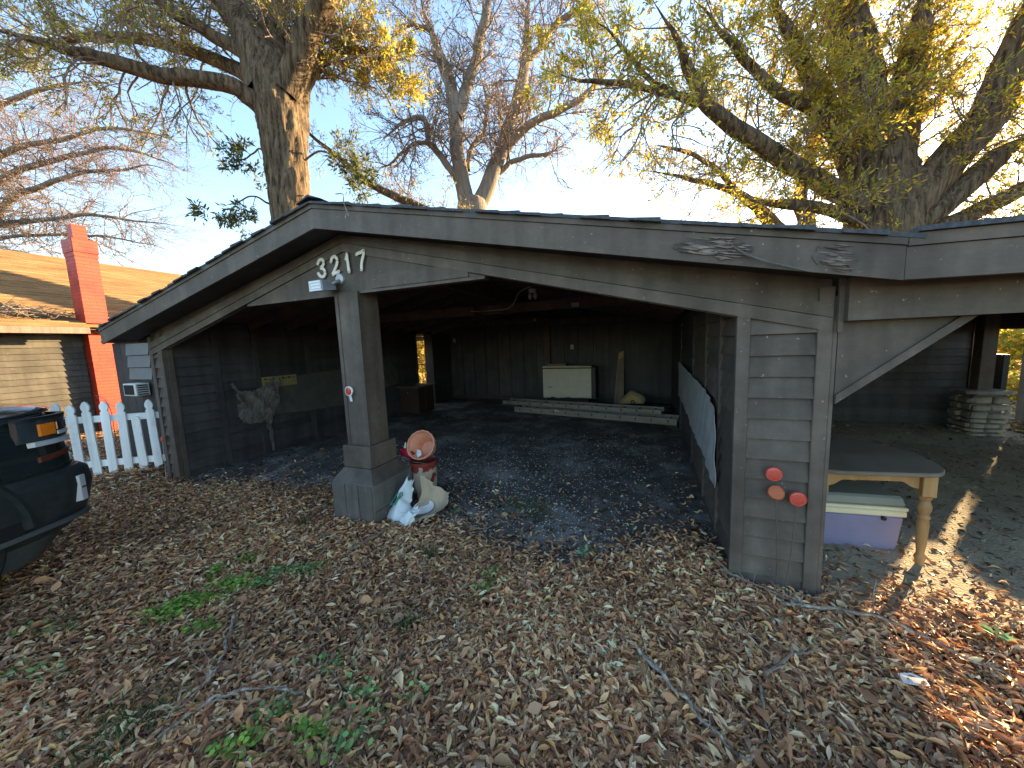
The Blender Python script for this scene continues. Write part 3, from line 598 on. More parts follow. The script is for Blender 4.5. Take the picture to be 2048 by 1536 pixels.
def disc(c, r, th, n_vec, ring=True):
    return MB().lathe([(0, th), (r*0.72, th), (r*0.86, th*0.8), (r*0.93, th*1.1), (r, th*0.6), (r, 0), (0, 0)], c, 28, n_vec)
def reflector(c, r, label, material, stake_to=None, nv=(0, -1, 0.05), rim=None, stake_mat='wire', cat='reflector'):
    t = thing('reflector', (c[0], c[1], stake_to[2] if stake_to else c[2]-r), label, cat, 'round driveway reflectors')
    build('disc', disc(c, r, 0.009, nv), material, t, smooth=True)
    if rim: build('rim', MB().lathe([(r*0.93, 0.012), (r*1.13, 0.010), (r*1.13, -0.004), (r*0.93, -0.004)], c, 28, nv), rim, t, smooth=True)
    if stake_to: build('stake', MB().tube([(c[0], c[1]+0.0, c[2]), ((c[0]+stake_to[0])/2+0.004, (c[1]+stake_to[1])/2, (c[2]+stake_to[2])/2), stake_to], 0.0035, 6), M[stake_mat], t)
    return t
reflector((0.712, -0.03, 0.755), 0.045, 'red round reflector nailed highest on the right front panel', M['reflector'])
reflector((0.722, -0.05, 0.645), 0.044, 'faded orange reflector on a wire stake, lower left of the three', M['reflector_faded'], (0.745, -0.075, -0.05), (0.0, -0.9, 0.45))
reflector((0.832, -0.045, 0.618), 0.045, 'bright red reflector leaning on a thin stake beside the trim', M['reflector'], (0.775, -0.085, -0.05))
rp = reflector((-2.635, -0.048, 1.225), 0.040, 'red round reflector with white paddle rim on the post', M['reflector'], None, (0, -1, 0), M['white'])
build('handle', MB().prism([(-2.650, -0.046, 1.185), (-2.620, -0.046, 1.185), (-2.612, -0.046, 1.125), (-2.638, -0.046, 1.125)], (0, 0.006, 0)), M['white'], rp)
reflector((-5.965, -0.05, 0.545), 0.034, 'small red reflector on a pale stake at the left wall end', M['reflector'], (-5.93, -0.09, -0.05), stake_mat='cable')

# ------------------------------------------------------------------ things inside the carport
# freezer
fz = thing('chest_freezer', (-2.05, 6.65, 0), 'old cream chest freezer with rusty lid edge against the back wall', 'freezer')
y0, y1, x0, x1 = 6.32, 6.86, -2.62, -1.36
n = 24; r = np.random.default_rng(2)
bot = [(x0+(x1-x0)*i/n, y0, 0.17+0.03*r.random()-0.012*math.sin(i*0.9)) for i in range(n+1)]
poly = bot+[(x1, y0, 0.93), (x0, y0, 0.93)]
build('front_panel', MB().prism(poly, (0, 0.02, 0)), M['enamel'], fz)
build('body', B((x0+0.005, y0+0.022, 0.16), (x1-0.005, y1, 0.93)), M['rust'], fz)
build('side_panel', B((x1-0.004, y0+0.03, 0.16), (x1+0.10, y1, 0.95)), M['inner'], fz)
build('base', B((x0+0.08, y0+0.06, 0.0), (x1-0.08, y1-0.05, 0.158)), M['dark'], fz)
lid = build('lid', B((x0-0.01, y0-0.01, 0.965), (x1+0.005, y1, 1.0)), M['enamel'], fz, bevel=0.004)
build('gasket', B((x0+0.01, y0+0.005, 0.932), (x1-0.01, y1-0.02, 0.963)), M['rust'], lid)
build('badge', B((x0+0.13, y0-0.004, 0.445), (x0+0.25, y0-0.001, 0.458)), M['rust'], fz)
tag(build('wood_block', B((-2.50, 6.4, 1.001), (-2.02, 6.56, 1.065)), M['plank']), 'dark brown board end lying on the freezer lid', 'board')
# leaning plank
tag(build('loose_plank', MB().hexa([(-0.84, 6.6, 0), (-0.60, 6.6, 0), (-0.60, 6.64, 0), (-0.84, 6.64, 0), (-0.75, 6.94, 1.30), (-0.60, 6.94, 1.36), (-0.60, 6.98, 1.36), (-0.75, 6.98, 1.30)]), M['plank']), 'grey brown plank leaning on the back wall beside the freezer', 'plank')
tag(build('board_offcut', MB().hexa([(-0.755, 6.88, 1.0), (-0.61, 6.88, 1.0), (-0.61, 6.90, 1.0), (-0.755, 6.90, 1.0), (-0.735, 6.905, 1.28), (-0.62, 6.905, 1.34), (-0.62, 6.925, 1.34), (-0.735, 6.925, 1.28)]), M['ochre']), 'small ochre offcut at the top of the leaning plank', 'offcut')
# yellow shell
ys_ = thing('plastic_shell', (-0.38, 6.2, 0.0), 'dirty yellow triangular plastic shell propped behind the ladders', 'shell')
pr = [(-0.72, 6.05, 0.10), (-0.40, 6.05, 0.43), (-0.15, 6.05, 0.33), (-0.06, 6.05, 0.22), (-0.10, 6.05, 0.10)]
build('rim', MB().prism(pr, (0, 0.16, 0)), M['yellowd'], ys_, bevel=0.03)
build('face', MB().prism([(-0.66, 6.03, 0.10), (-0.38, 6.03, 0.35), (-0.19, 6.03, 0.27), (-0.13, 6.03, 0.12)], (0, 0.04, 0)), M['yellow'], ys_, bevel=0.012)
build('hub', MB().lathe([(0.03, 0.0), (0.03, 0.02), (0.05, 0.02), (0.05, 0.0)], (-0.36, 6.028, 0.15), 16, (0, -1, 0)), M['dark'], ys_)
# ladders
def ladder(name, a, b, z, label, rungs, w, h, dz=0.0):
    a = np.array(a, float); b = np.array(b, float); d = (b-a)/np.linalg.norm(b-a); s = np.array([-d[1], d[0]])
    t = thing(name, ((a[0]+b[0])/2, (a[1]+b[1])/2, z), label, 'ladder', 'aluminium extension ladder halves on the carport ground')
    for side in (0, 1):
        o = s*w*side
        def P(q, dx, zz): q = q+o+s*dx; return (q[0], q[1], zz)
        rail = build('rail', MB().hexa([P(a, -0.015, z), P(b, -0.015, z), P(b, 0.015, z), P(a, 0.015, z), P(a, -0.015, z+h), P(b, -0.015, z+h), P(b, 0.015, z+h), P(a, 0.015, z+h)]), M['alu'], t)
        for zz in (z+0.004, z+h-0.020):
            build('flange', MB().hexa([P(a, -0.026, zz), P(b, -0.026, zz), P(b, -0.0155, zz), P(a, -0.0155, zz), P(a, -0.026, zz+0.016), P(b, -0.026, zz+0.016), P(b, -0.0155, zz+0.016), P(a, -0.0155, zz+0.016)]), M['alu'], rail)
        for k in range(rungs):
            q = a+(b-a)*(k+0.5)/rungs
            if side == 0:
                c = P(q, -0.0155, z+h*0.55); build('rung_cap', MB().lathe([(0, 0.006), (0.012, 0.006), (0.017, 0.0)], c, 12, (-s[0], -s[1], 0)), M['dark'], rail)
                c = P(q, -0.0155, z+h*0.3); build('rivet', MB().lathe([(0, 0.004), (0.007, 0.0)], c, 8, (-s[0], -s[1], 0)), M['dark'], rail)
    for k in range(rungs):
        q = a+(b-a)*(k+0.5)/rungs; q2 = q+s*w
        build('rung', MB().tube([(q[0], q[1], z+h*0.55), (q2[0], q2[1], z+h*0.55)], 0.016, 8), M['alu'], t)
    return t
lt = ladder('ladder', (-2.95, 5.02), (0.47, 4.32), 0.03, 'lower aluminium ladder half lying nearest, with dark rung caps', 12, 0.36, 0.125)
ladder('ladder', (-3.35, 5.28), (0.22, 4.62), 0.165, 'upper aluminium ladder half resting on the first, reaching further left', 12, 0.34, 0.085)
build('label_sticker', B((-1.92, 4.774, 0.125), (-1.72, 4.777, 0.152)), M['paper'], lt)
# cabinet beside the doorway with a rail above
cb = thing('cabinet', (-5.35, 4.75, 0), 'low dark brown cabinet standing before the side doorway', 'cabinet')
build('body', B((-5.70, 4.35, 0.03), (-5.16, 4.98, 0.66)), M['cabinet'], cb, bevel=0.005)
build('top', B((-5.74, 4.30, 0.662), (-5.10, 5.05, 0.69)), M['weathered'], cb)
build('door', B((-5.158, 4.62, 0.08), (-5.145, 4.96, 0.62)), M['cabinet'], cb)
build('drawer', B((-5.68, 4.335, 0.45), (-5.2, 4.348, 0.63)), M['cabinet'], cb)
build('knob', MB().lathe([(0, 0.02), (0.012, 0.016), (0.007, 0)], (-5.45, 4.333, 0.54), 10, (0, -1, 0)), M['grey_metal'], cb)
dr = thing('door_rail', (-6.12, 5.6, 0.2), 'thin dark metal railing seen through the bright side doorway', 'railing')
build('top_rail', MB().tube([(-6.35, 4.9, 1.12), (-6.35, 6.4, 1.12)], 0.016, 8), M['dark'], dr)
for yy in (5.0, 5.75, 6.35): build('baluster', MB().tube([(-6.35, yy, -0.02), (-6.35, yy, 1.11)], 0.011, 6), M['dark'], dr)
# hide, card and felt sheet on the left wall
def wallsheet(poly, x, th, bulge, seed, rag=0.0):
    """soft sheet hung on the left wall; poly in (y,z)"""
    from mathutils.geometry import tessellate_polygon
    bm = bmesh.new(); vs = [bm.verts.new((x, a, b)) for a, b in poly]; bm.faces.new(vs)
    bmesh.ops.triangulate(bm, faces=bm.faces[:])
    for _ in range(3): bmesh.ops.subdivide_edges(bm, edges=bm.edges[:], cuts=1, use_grid_fill=True)
    r_ = np.random.default_rng(seed); ph = r_.random(6)*6
    for v in bm.verts:
        _, a, b = v.co
        v.co.y += rag*r_.normal(); v.co.z += rag*r_.normal()
        v.co.x += bulge*(0.5+0.5*math.sin(a*9+ph[0]+b*3)*math.sin(b*11+ph[1]))+bulge*0.5*math.sin(a*23+b*17+ph[2])
    g = bmesh.ops.extrude_face_region(bm, geom=bm.faces[:])
    for v in [q for q in g['geom'] if isinstance(q, bmesh.types.BMVert)]: v.co.x += th
    bmesh.ops.recalc_face_normals(bm, faces=bm.faces[:])
    for f in bm.faces: f.smooth = True
    vv = np.array([v.co[:] for v in bm.verts]); bm.verts.index_update(); ff = [[v.index for v in f.verts] for f in bm.faces]; bm.free()
    return MB().add(vv, ff)
xw = XL+0.015
hp = [(0.70, 1.18), (0.735, 1.19), (0.80, 1.06), (0.88, 1.02), (1.02, 1.03), (1.15, 1.09), (1.30, 1.17), (1.42, 1.20), (1.42, 1.10), (1.37, 0.99), (1.33, 0.95), (1.36, 0.86), (1.38, 0.76), (1.30, 0.69), (1.24, 0.60), (1.19, 0.56), (1.19, 0.30), (1.205, 0.04), (1.185, 0.04), (1.165, 0.30), (1.13, 0.545), (1.02, 0.53), (0.90, 0.54), (0.80, 0.58), (0.77, 0.70), (0.755, 0.85), (0.79, 0.92), (0.745, 1.0), (0.75, 1.03), (0.80, 1.0), (0.76, 1.1)]
tag(build('animal_hide', wallsheet(hp, xw+0.03, 0.006, 0.045, 4, 0.009), M['hide'], smooth=True), 'stiff grey animal hide hung ragged on the dark left wall', 'hide')
tag(build('felt_sheet', wallsheet([(1.30, 0.60), (1.32, 1.0), (1.55, 1.20), (2.8, 1.25), (3.35, 1.26), (3.35, 0.56), (2.7, 0.52), (1.9, 0.55), (1.6, 0.58)], xw, 0.006, 0.012, 5), M['felt'], smooth=True), 'dark olive felt sheet tacked along the left wall behind the post', 'sheet')
tag(build('felt_sheet', wallsheet([(3.9, 0.72), (3.9, 1.42), (4.4, 1.42), (4.4, 0.75)], xw, 0.006, 0.012, 6), M['felt'], smooth=True), 'small dark panel on the left wall just before the doorway', 'sheet')
cd_ = tag(build('wall_card', B((xw+0.018, 1.16, 1.06), (xw+0.022, 1.75, 1.235)), M['card']), 'yellowed paper card with faded dark writing above the hide', 'card')
for k, (a, b, c_, d_) in enumerate([(1.20, 1.185, 1.235, 1.21), (1.25, 1.19, 1.265, 1.205), (1.28, 1.18, 1.31, 1.20), (1.33, 1.185, 1.36, 1.212), (1.38, 1.18, 1.43, 1.192), (1.49, 1.18, 1.53, 1.21), (1.55, 1.185, 1.58, 1.20), (1.60, 1.18, 1.64, 1.21), (1.66, 1.185, 1.72, 1.197), (1.21, 1.12, 1.225, 1.15)]):
    build('writing_stroke', B((xw+0.0225, a, b), (xw+0.0235, c_, d_)), M['ink'], cd_)
# pale sheet on the right wall
bm_poly = [(0.50, 0.42), (0.53, 0.70), (0.56, 1.0), (0.70, 1.06), (0.95, 1.09), (1.25, 1.13), (2.0, 1.14), (3.0, 1.17), (4.2, 1.20), (4.2, 0.62), (3.2, 0.60), (2.6, 0.57), (1.9, 0.50), (1.2, 0.50), (0.8, 0.44)]
sh = wallsheet(bm_poly, XR-0.03, -0.005, -0.012, 9)
tag(build('fibre_sheet', sh, M['paleboard'], smooth=True), 'pale grey sheet with wavy edge fixed inside the right wall', 'sheet')
# electrical bits
bl = thing('lamp_holder', (-1.45, 2.0, 2.2), 'twin bulb lamp holder with bare bulbs under the rafters', 'lamp')
build('holder_base', MB().lathe([(0, 0.0), (0.05, 0.0), (0.05, -0.03), (0.02, -0.045), (0, -0.045)], (-1.45, 2.0, 2.325), 16), M['plate'], bl, smooth=True)
build('holder_bracket', B((-1.47, 1.98, 2.322), (-1.43, 2.02, 2.50)), M['rafter'], bl)
for dx in (-0.035, 0.035): build('bulb', MB().lathe([(0, 0), (0.012, 0.002), (0.027, 0.03), (0.03, 0.05), (0.018, 0.08), (0.014, 0.1)], (-1.45+dx, 2.0, 2.19), 14), M['bulb'], bl, smooth=True)
tag(build('electric_cable', MB().tube(catmull(np.array([(-1.43, 2.0, 2.36), (-1.55, 2.0, 2.34), (-1.66, 2.02, 2.29), (-1.72, 2.05, 2.20), (-1.78, 2.05, 2.13), (-1.9, 2.1, 2.10), (-2.2, 2.2, 2.11), (-2.6, 2.4, 2.14)]), 4), 0.007, 6), M['cable']), 'pale cable drooping from the lamp holder towards the ridge beam', 'cable')
jb = tag(build('junction_box', B((-1.05, 2.56, 2.11), (-0.94, 2.598, 2.17)), M['grey_metal'], bevel=0.004), 'small grey box on the beam right of the bulbs', 'box')
build('cover_screw', MB().lathe([(0, 0.004), (0.006, 0)], (-0.995, 2.559, 2.14), 8, (0, -1, 0)), M['screw'], jb)
def plate(x, y, z, label, name, cat):
    t = tag(build(name, B((x-0.04, y-0.008, z-0.06), (x+0.04, y-0.001, z+0.06)), M['plate'], bevel=0.003), label, cat)
    for dz in (-0.025, 0.025): build('socket', B((x-0.016, y-0.0105, z+dz-0.014), (x+0.016, y-0.0085, z+dz+0.014)), M['dark'], t)
plate(-1.97, YB-0.001, 1.48, 'ivory outlet plate on the back wall above the freezer', 'outlet_plate', 'outlet')
plate(-5.66, YB-0.001, 1.80, 'small ivory switch plate beside the bright doorway', 'switch_plate', 'switch')
tag(build('knob_insulator', MB().lathe([(0, 0.03), (0.03, 0.028), (0.035, 0.01), (0.028, 0)], (-2.98, YB-0.101, 2.27), 14, (0, -1, 0)), M['plate'], smooth=True), 'small white knob on the brown beam over the back wall', 'knob')

# ------------------------------------------------------------------ bucket, pot, bottle, torn sack
bk = thing('bucket', (-2.27, 0.52, 0), 'paint splashed tall bucket standing behind the post plinth', 'bucket')
bc = np.array([-2.27, 0.52, 0.0])
build('shell', MB().lathe([(0, 0.01), (0.125, 0.01), (0.132, 0.2), (0.142, 0.40), (0.148, 0.41), (0.148, 0.385), (0.138, 0.385), (0.126, 0.03), (0, 0.03)], bc-np.array([0, 0, 0.01]), 32), M['bucket'], bk, smooth=True)
build('handle', MB().tube([(-2.41, 0.50, 0.37), (-2.36, 0.40, 0.41), (-2.27, 0.36, 0.425), (-2.18, 0.40, 0.41), (-2.13, 0.50, 0.37)], 0.004, 6), M['wire'], bk)
# flower pot lying tilted on the bucket, opening towards the camera
pa = Vector((0.14, -0.78, 0.42)).normalized()
pot = thing('flower_pot', (-2.24, 0.5, 0.40), 'scalloped terracotta plastic flower pot tipped over on the bucket', 'pot')
npf = 48; prof = [(0.085, -0.14), (0.10, -0.07), (0.125, 0.02), (0.13, 0.03), (0.15, 0.035), (0.153, 0.075), (0.142, 0.075), (0.135, 0.03), (0.115, 0.015), (0.078, -0.13), (0.0, -0.13)]
V = []; k = len(prof)
for j in range(npf):
    a = 2*math.pi*j/npf; sc = 1+0.035*abs(math.sin(8*a))
    for i, (r_, z_) in enumerate(prof):
        rr = r_*(sc if 4 <= i <= 6 else 1); V.append((rr*math.cos(a), rr*math.sin(a), z_))
V = np.array(V); q = np.array(Vector((0, 0, 1)).rotation_difference(pa).to_matrix()); V = V@q.T+np.array([-2.245, 0.50, 0.56])
f = [(j*k+i, ((j+1) % npf)*k+i, ((j+1) % npf)*k+i+1, j*k+i+1) for j in range(npf) for i in range(k-1)]+[tuple(j*k for j in range(npf))[::-1]]
build('pot_body', MB().add(V, f), M['terracotta'], pot, smooth=True)
tag(build('crumpled_wrapper', MB().add([(-2.27, 0.40, 0.49), (-2.22, 0.36, 0.48), (-2.20, 0.40, 0.50), (-2.23, 0.43, 0.535), (-2.26, 0.41, 0.55), (-2.24, 0.385, 0.52)], [(0, 1, 5), (1, 2, 5), (2, 3, 5), (3, 4, 5), (4, 0, 5), (0, 4, 3), (0, 3, 2), (0, 2, 1)]), M['paper']), 'crumpled white wrapper lying inside the tipped pot', 'wrapper')
bt = thing('red_bottle', (-2.40, 0.46, 0.42), 'glossy red plastic bottle with pale nozzle wedged beside the pot', 'bottle')
build('bottle_body', MB().lathe([(0, -0.10), (0.035, -0.095), (0.043, -0.06), (0.045, 0.03), (0.035, 0.06), (0.018, 0.08), (0, 0.085)], (-2.41, 0.42, 0.50), 20, (-0.80, -0.05, 0.35)), M['redplastic'], bt, smooth=True)
build('nozzle', MB().lathe([(0, 0.075), (0.005, 0.07), (0.012, 0.02), (0.016, 0.0), (0, 0)], (-2.425, 0.42, 0.54), 10, (0.2, 0, 1)), M['bluewhite'], bt, smooth=True)
# torn sack: white woven half and brown paper half
sk = thing('torn_sack', (-2.12, 0.12, 0), 'torn feed sack, white outside and brown inside, spilled by the post', 'sack')
def sheet3(rows, seed=0, crease=0.010, jag=0.02):
    P = np.array(rows, float)
    P = np.array([catmull(r_, 6) for r_ in P]); P = np.array([catmull(P[:, j], 6) for j in range(P.shape[1])]).transpose(1, 0, 2)
    r_ = np.random.default_rng(seed); a, b, _ = P.shape
    ii, jj = np.meshgrid(np.arange(a), np.arange(b), indexing='ij')
    for k in range(16):          # sharp folds: distance to random lines
        th_ = r_.random()*math.pi; c_ = r_.uniform(0, a*abs(math.cos(th_))+b*abs(math.sin(th_))); dd_ = np.abs(ii*math.cos(th_)+jj*math.sin(th_)-c_)
        P += (np.maximum(0, 1-dd_/3.0)*crease*1.3*r_.choice([-1, 1]))[..., None]*unit3(r_.normal(0, 1, 3))
    P[0] += r_.normal(0, jag, (b, 1))*np.array([0.3, 0.3, 0.2]); P[-1] += r_.normal(0, jag, (b, 1))*np.array([0.3, 0.3, 0.6])
    P[:, -1] += r_.normal(0, jag, (a, 1))*np.array([0.5, 0.3, 0.3]); P[..., 2] = np.maximum(P[..., 2], 0.004)
    V = P.reshape(-1, 3)
    f = [(i*b+j, i*b+j+1, (i+1)*b+j+1, (i+1)*b+j) for i in range(a-1) for j in range(b-1)]
    return MB().add(V, f)
def unit3(v): return v/np.linalg.norm(v)
s1 = build('white_flap', sheet3([[(-2.36, -0.02, 0.0), (-2.26, -0.07, 0.01), (-2.14, -0.06, 0.02), (-2.06, -0.02, 0.03)], [(-2.30, 0.03, 0.10), (-2.22, -0.03, 0.12), (-2.14, 0.0, 0.10), (-2.09, 0.05, 0.08)], [(-2.25, 0.10, 0.22), (-2.21, 0.03, 0.22), (-2.16, 0.06, 0.18), (-2.13, 0.13, 0.12)], [(-2.19, 0.16, 0.355), (-2.185, 0.145, 0.35), (-2.175, 0.15, 0.33), (-2.165, 0.18, 0.30)]], seed=1), M['bluewhite'], sk)
build('white_flap', sheet3([[(-2.12, -0.10, 0.01), (-2.06, -0.10, 0.01), (-2.0, -0.07, 0.01)], [(-2.10, -0.05, 0.09), (-2.04, -0.05, 0.11), (-1.98, -0.03, 0.08)], [(-2.08, 0.03, 0.10), (-2.02, 0.04, 0.11), (-1.97, 0.05, 0.06)]], seed=2), M['bluewhite'], sk)
build('brown_lining', sheet3([[(-2.16, 0.30, 0.33), (-2.05, 0.33, 0.25), (-1.93, 0.34, 0.18), (-1.85, 0.30, 0.16)], [(-2.13, 0.24, 0.14), (-2.03, 0.28, 0.10), (-1.92, 0.27, 0.06), (-1.82, 0.22, 0.09)], [(-2.12, 0.08, 0.02), (-2.02, 0.10, 0.015), (-1.93, 0.10, 0.02), (-1.84, 0.10, 0.06)], [(-2.10, -0.07, 0.02), (-2.0, -0.05, 0.02), (-1.93, -0.01, 0.03), (-1.88, 0.03, 0.05)]], seed=3), M['kraft'], sk)
# green lettering on the white flap
def flap_pt(u, v):
    a = np.array([-2.285, 0.0, 0.13]); b = np.array([-2.185, 0.0, 0.13]); c = np.array([-2.225, 0.06, 0.26])
    return a+(b-a)*u+(c-a)*v+np.array([0, -0.035, 0.004])
for (u0, v0, u1, v1) in [(0.1, 0.05, 0.2, 0.9), (0.2, 0.05, 0.45, 0.2), (0.45, 0.15, 0.5, 0.95), (0.6, 0.1, 0.68, 0.95), (0.68, 0.9, 0.9, 0.75), (0.9, 0.75, 0.68, 0.5)]:
    build('green_letter_stroke', MB().tube([flap_pt(u0, v0), flap_pt(u1, v1)], 0.005, 5), M['green_ink'], s1)
for k in range(3): build('green_letter_stroke', MB().tube([(-2.105+0.022*k, -0.085, 0.03), (-2.10+0.022*k, -0.066, 0.075)], 0.0035, 5), M['green_ink'], s1)
tag(build('paper_plate', MB().lathe([(0, 0.0), (0.07, 0.0), (0.10, 0.018), (0.103, 0.02), (0.07, 0.004), (0, 0.004)], (-2.04, 0.16, 0.045), 24, (0.05, -0.25, 1)), M['paper'], smooth=True), 'pale round paper plate half inside the torn sack', 'plate')
tag(build('teal_lid', MB().lathe([(0, 0.02), (0.03, 0.016), (0.035, 0.0)], (-2.37, 0.0, 0.0), 14), M['teal'], smooth=True), 'small teal plastic cap at the foot of the plinth', 'cap')

# ------------------------------------------------------------------ table and cooler under the porch
tb = thing('table', (1.45, 0.85, 0), 'round-ended wooden table with turned legs under the porch', 'table')
def stadium(cx, cy, hx, r_, z, n=20, ang=0.0):
    pts = []
    for i in range(n+1):
        a = -math.pi/2+math.pi*i/n; pts.append((hx+r_*0.55*math.cos(a), r_*math.sin(a)))
    for i in range(n+1):
        a = math.pi/2+math.pi*i/n; pts.append((-hx+r_*0.55*math.cos(a), r_*math.sin(a)))
    c, s = math.cos(ang), math.sin(ang)
    return [(cx+c*u-s*v, cy+s*u+c*v, z) for u, v in pts]
ta = math.radians(10)
build('tabletop', MB().prism(stadium(1.38, 0.86, 0.24, 0.44, 0.645, 20, ta), (0, 0, 0.028)), M['table'], tb, bevel=0.006)
def tl(u, v, z): c, s = math.cos(ta), math.sin(ta); return (1.38+c*u-s*v, 0.86+s*u+c*v, z)
leg_prof = [(0, 0), (0.018, 0), (0.022, 0.03), (0.03, 0.06), (0.021, 0.085), (0.02, 0.10), (0.026, 0.16), (0.032, 0.30), (0.026, 0.335), (0.034, 0.35), (0.024, 0.37), (0.034, 0.40), (0.036, 0.43), (0.024, 0.465), (0.03, 0.48), (0.036, 0.50)]
for u, v in ((0.31, -0.33), (0.31, 0.33), (-0.31, 0.33), (-0.31, -0.33)):
    px_, py_, _ = tl(u, v, 0)
    lg = build('leg', MB().lathe(leg_prof, (px_, py_, -0.02), 18), M['oak'], tb, smooth=True)
    build('leg_block', B((px_-0.036, py_-0.036, 0.482), (px_+0.036, py_+0.036, 0.643)), M['oak'], lg, bevel=0.003)
def apron(p0, p1):
    a, b = np.array(p0), np.array(p1); pts = []
    for i in range(13):
        s_ = i/12; q = a+(b-a)*s_; e = min(s_, 1-s_); pts.append((q[0], q[1], 0.575-0.05*(1 if e < 0.05 else max(0, 1-(e-0.05)/0.12))))
    poly = pts+[(b[0], b[1], 0.643), (a[0], a[1], 0.643)]
    d = (b-a)[:2]; d = np.array([-d[1], d[0], 0]); d = d/np.linalg.norm(d)*0.02
    return MB().prism(poly, d)
for q0, q1 in ((tl(-0.27, -0.33, 0), tl(0.27, -0.33, 0)), (tl(-0.27, 0.31, 0), tl(0.27, 0.31, 0)), (tl(0.31, -0.29, 0), tl(0.31, 0.29, 0)), (tl(-0.31, -0.29, 0), tl(-0.31, 0.29, 0))):
    build('apron', apron(q0, q1), M['oak'], tb)
co = thing('cooler', (1.45, 0.92, 0), 'violet blue plastic cooler with cream rim beneath the table', 'cooler')
build('tub', MB().hexa([(1.20, 0.68, -0.02), (1.70, 0.74, -0.02), (1.66, 1.03, -0.02), (1.17, 0.97, -0.02), (1.18, 0.665, 0.25), (1.725, 0.73, 0.25), (1.685, 1.045, 0.25), (1.15, 0.98, 0.25)]), M['blue'], co, bevel=0.012)
build('rim', MB().hexa([(1.172, 0.655, 0.252), (1.735, 0.722, 0.252), (1.69, 1.055, 0.252), (1.142, 0.99, 0.252), (1.172, 0.655, 0.295), (1.735, 0.722, 0.295), (1.69, 1.055, 0.295), (1.142, 0.99, 0.295)]), M['cream'], co, bevel=0.008)
build('rim', MB().hexa([(1.168, 0.65, 0.299), (1.739, 0.718, 0.299), (1.694, 1.058, 0.299), (1.138, 0.993, 0.299), (1.168, 0.65, 0.325), (1.739, 0.718, 0.325), (1.694, 1.058, 0.325), (1.138, 0.993, 0.325)]), M['cream'], co, bevel=0.006)
build('lid', MB().hexa([(1.172, 0.655, 0.327), (1.735, 0.722, 0.327), (1.69, 1.055, 0.327), (1.142, 0.99, 0.327), (1.19, 0.68, 0.40), (1.715, 0.74, 0.40), (1.675, 1.035, 0.40), (1.16, 0.97, 0.40)]), M['bluetop'], co, bevel=0.015)
build('drain_tap', MB().lathe([(0, 0.02), (0.015, 0.018), (0.015, 0)], (1.60, 0.722, 0.235), 10, (0.1, -1, 0)), M['dark'], co)

# ------------------------------------------------------------------ stone pier
pier = thing('stone_pier', (4.68, 4.95, 0), 'stacked fieldstone pier carrying the far porch post', 'pier')
PXc, PYc = 4.68, 4.95
build('core', B((PXc-0.15, PYc-0.15, -0.05), (PXc+0.15, PYc+0.15, 0.60)), M['mortar'], pier)
r = np.random.default_rng(11); z = -0.03
def stone(x0, y0, z0, sx, sy, sz):
    bm = bmesh.new(); bmesh.ops.create_cube(bm, size=1.0); bmesh.ops.bevel(bm, geom=bm.edges[:], offset=0.16, segments=1, affect='EDGES')
    for v in bm.verts: v.co = Vector((x0+v.co.x*sx*(1+r.normal(0, 0.05)), y0+v.co.y*sy*(1+r.normal(0, 0.05)), z0+v.co.z*sz*(1+r.normal(0, 0.06))))
    vv = np.array([v.co[:] for v in bm.verts]); bm.verts.index_update(); ff = [[v.index for v in f.verts] for f in bm.faces]; bm.free()
    return MB().add(vv, ff)
while z < 0.54:
    h0 = h = r.uniform(0.055, 0.12)
    for side in range(4):
        s_ = -0.20
        while s_ < 0.17:
            w = min(r.uniform(0.14, 0.26), 0.21-s_)
            c = s_+w/2; o = 0.155+r.uniform(-0.02, 0.035); h = h0*r.uniform(0.82, 1.12)
            cx, cy = {0: (PXc+c, PYc-o), 1: (PXc+o, PYc+c), 2: (PXc+c, PYc+o), 3: (PXc-o, PYc+c)}[side]
            build('stone', stone(cx, cy, z+h/2, (w-0.012) if side % 2 == 0 else 0.12, 0.12 if side % 2 == 0 else (w-0.012), h-0.012), M['stone'], pier)
            s_ += w
    z += h0
build('cap_stone', stone(PXc, PYc, 0.63, 0.50, 0.50, 0.06), M['stone'], pier)

# ------------------------------------------------------------------ picket fence
fen = thing('picket_fence', (-7.0, 0.0, 0), 'worn white picket fence between the truck and the carport', 'fence')
A_, B_ = np.array([-7.76, -0.55]), np.array([-6.44, 0.36])
d = (B_-A_)/np.linalg.norm(B_-A_); nn = np.array([d[1], -d[0]])
ln = np.linalg.norm(B_-A_)+0.15
def fp(u, o, z): q = A_+d*u+nn*o; return (q[0], q[1], z)
def picket_mesh(h):
    w = 0.050; pr = [(-w, -0.05), (w, -0.05), (w, h-0.16), (w*0.72, h-0.145), (w*0.72, h-0.13), (w*1.0, h-0.10), (w*0.98, h-0.065), (w*0.55, h-0.02), (0, h), (-w*0.55, h-0.02), (-w*0.98, h-0.065), (-w, h-0.10), (-w*0.72, h-0.13), (-w*0.72, h-0.145), (-w, h-0.16)]
    return pr
u = 0.02; k = 0
gap = 0.182
while u < 1.62:
    h = 1.03+0.02*math.sin(k*2.3); tilt = 0.02*math.sin(k*1.7)
    pr = picket_mesh(h)
    if k == 6: pr = [(-0.05, -0.05), (0.05, -0.05), (0.05, 0.74), (0.03, 0.78), (0, 0.79), (-0.03, 0.785), (-0.05, 0.75)]   # broken picket
    o = build('picket', MB().prism([fp(u+a+tilt*b, 0.028, b) for a, b in pr], (-nn[0]*0.02, -nn[1]*0.02, 0)), M['white'], fen)
    if k == 6: tag(o, 'short picket with its pointed top broken off')
    u += gap; k += 1
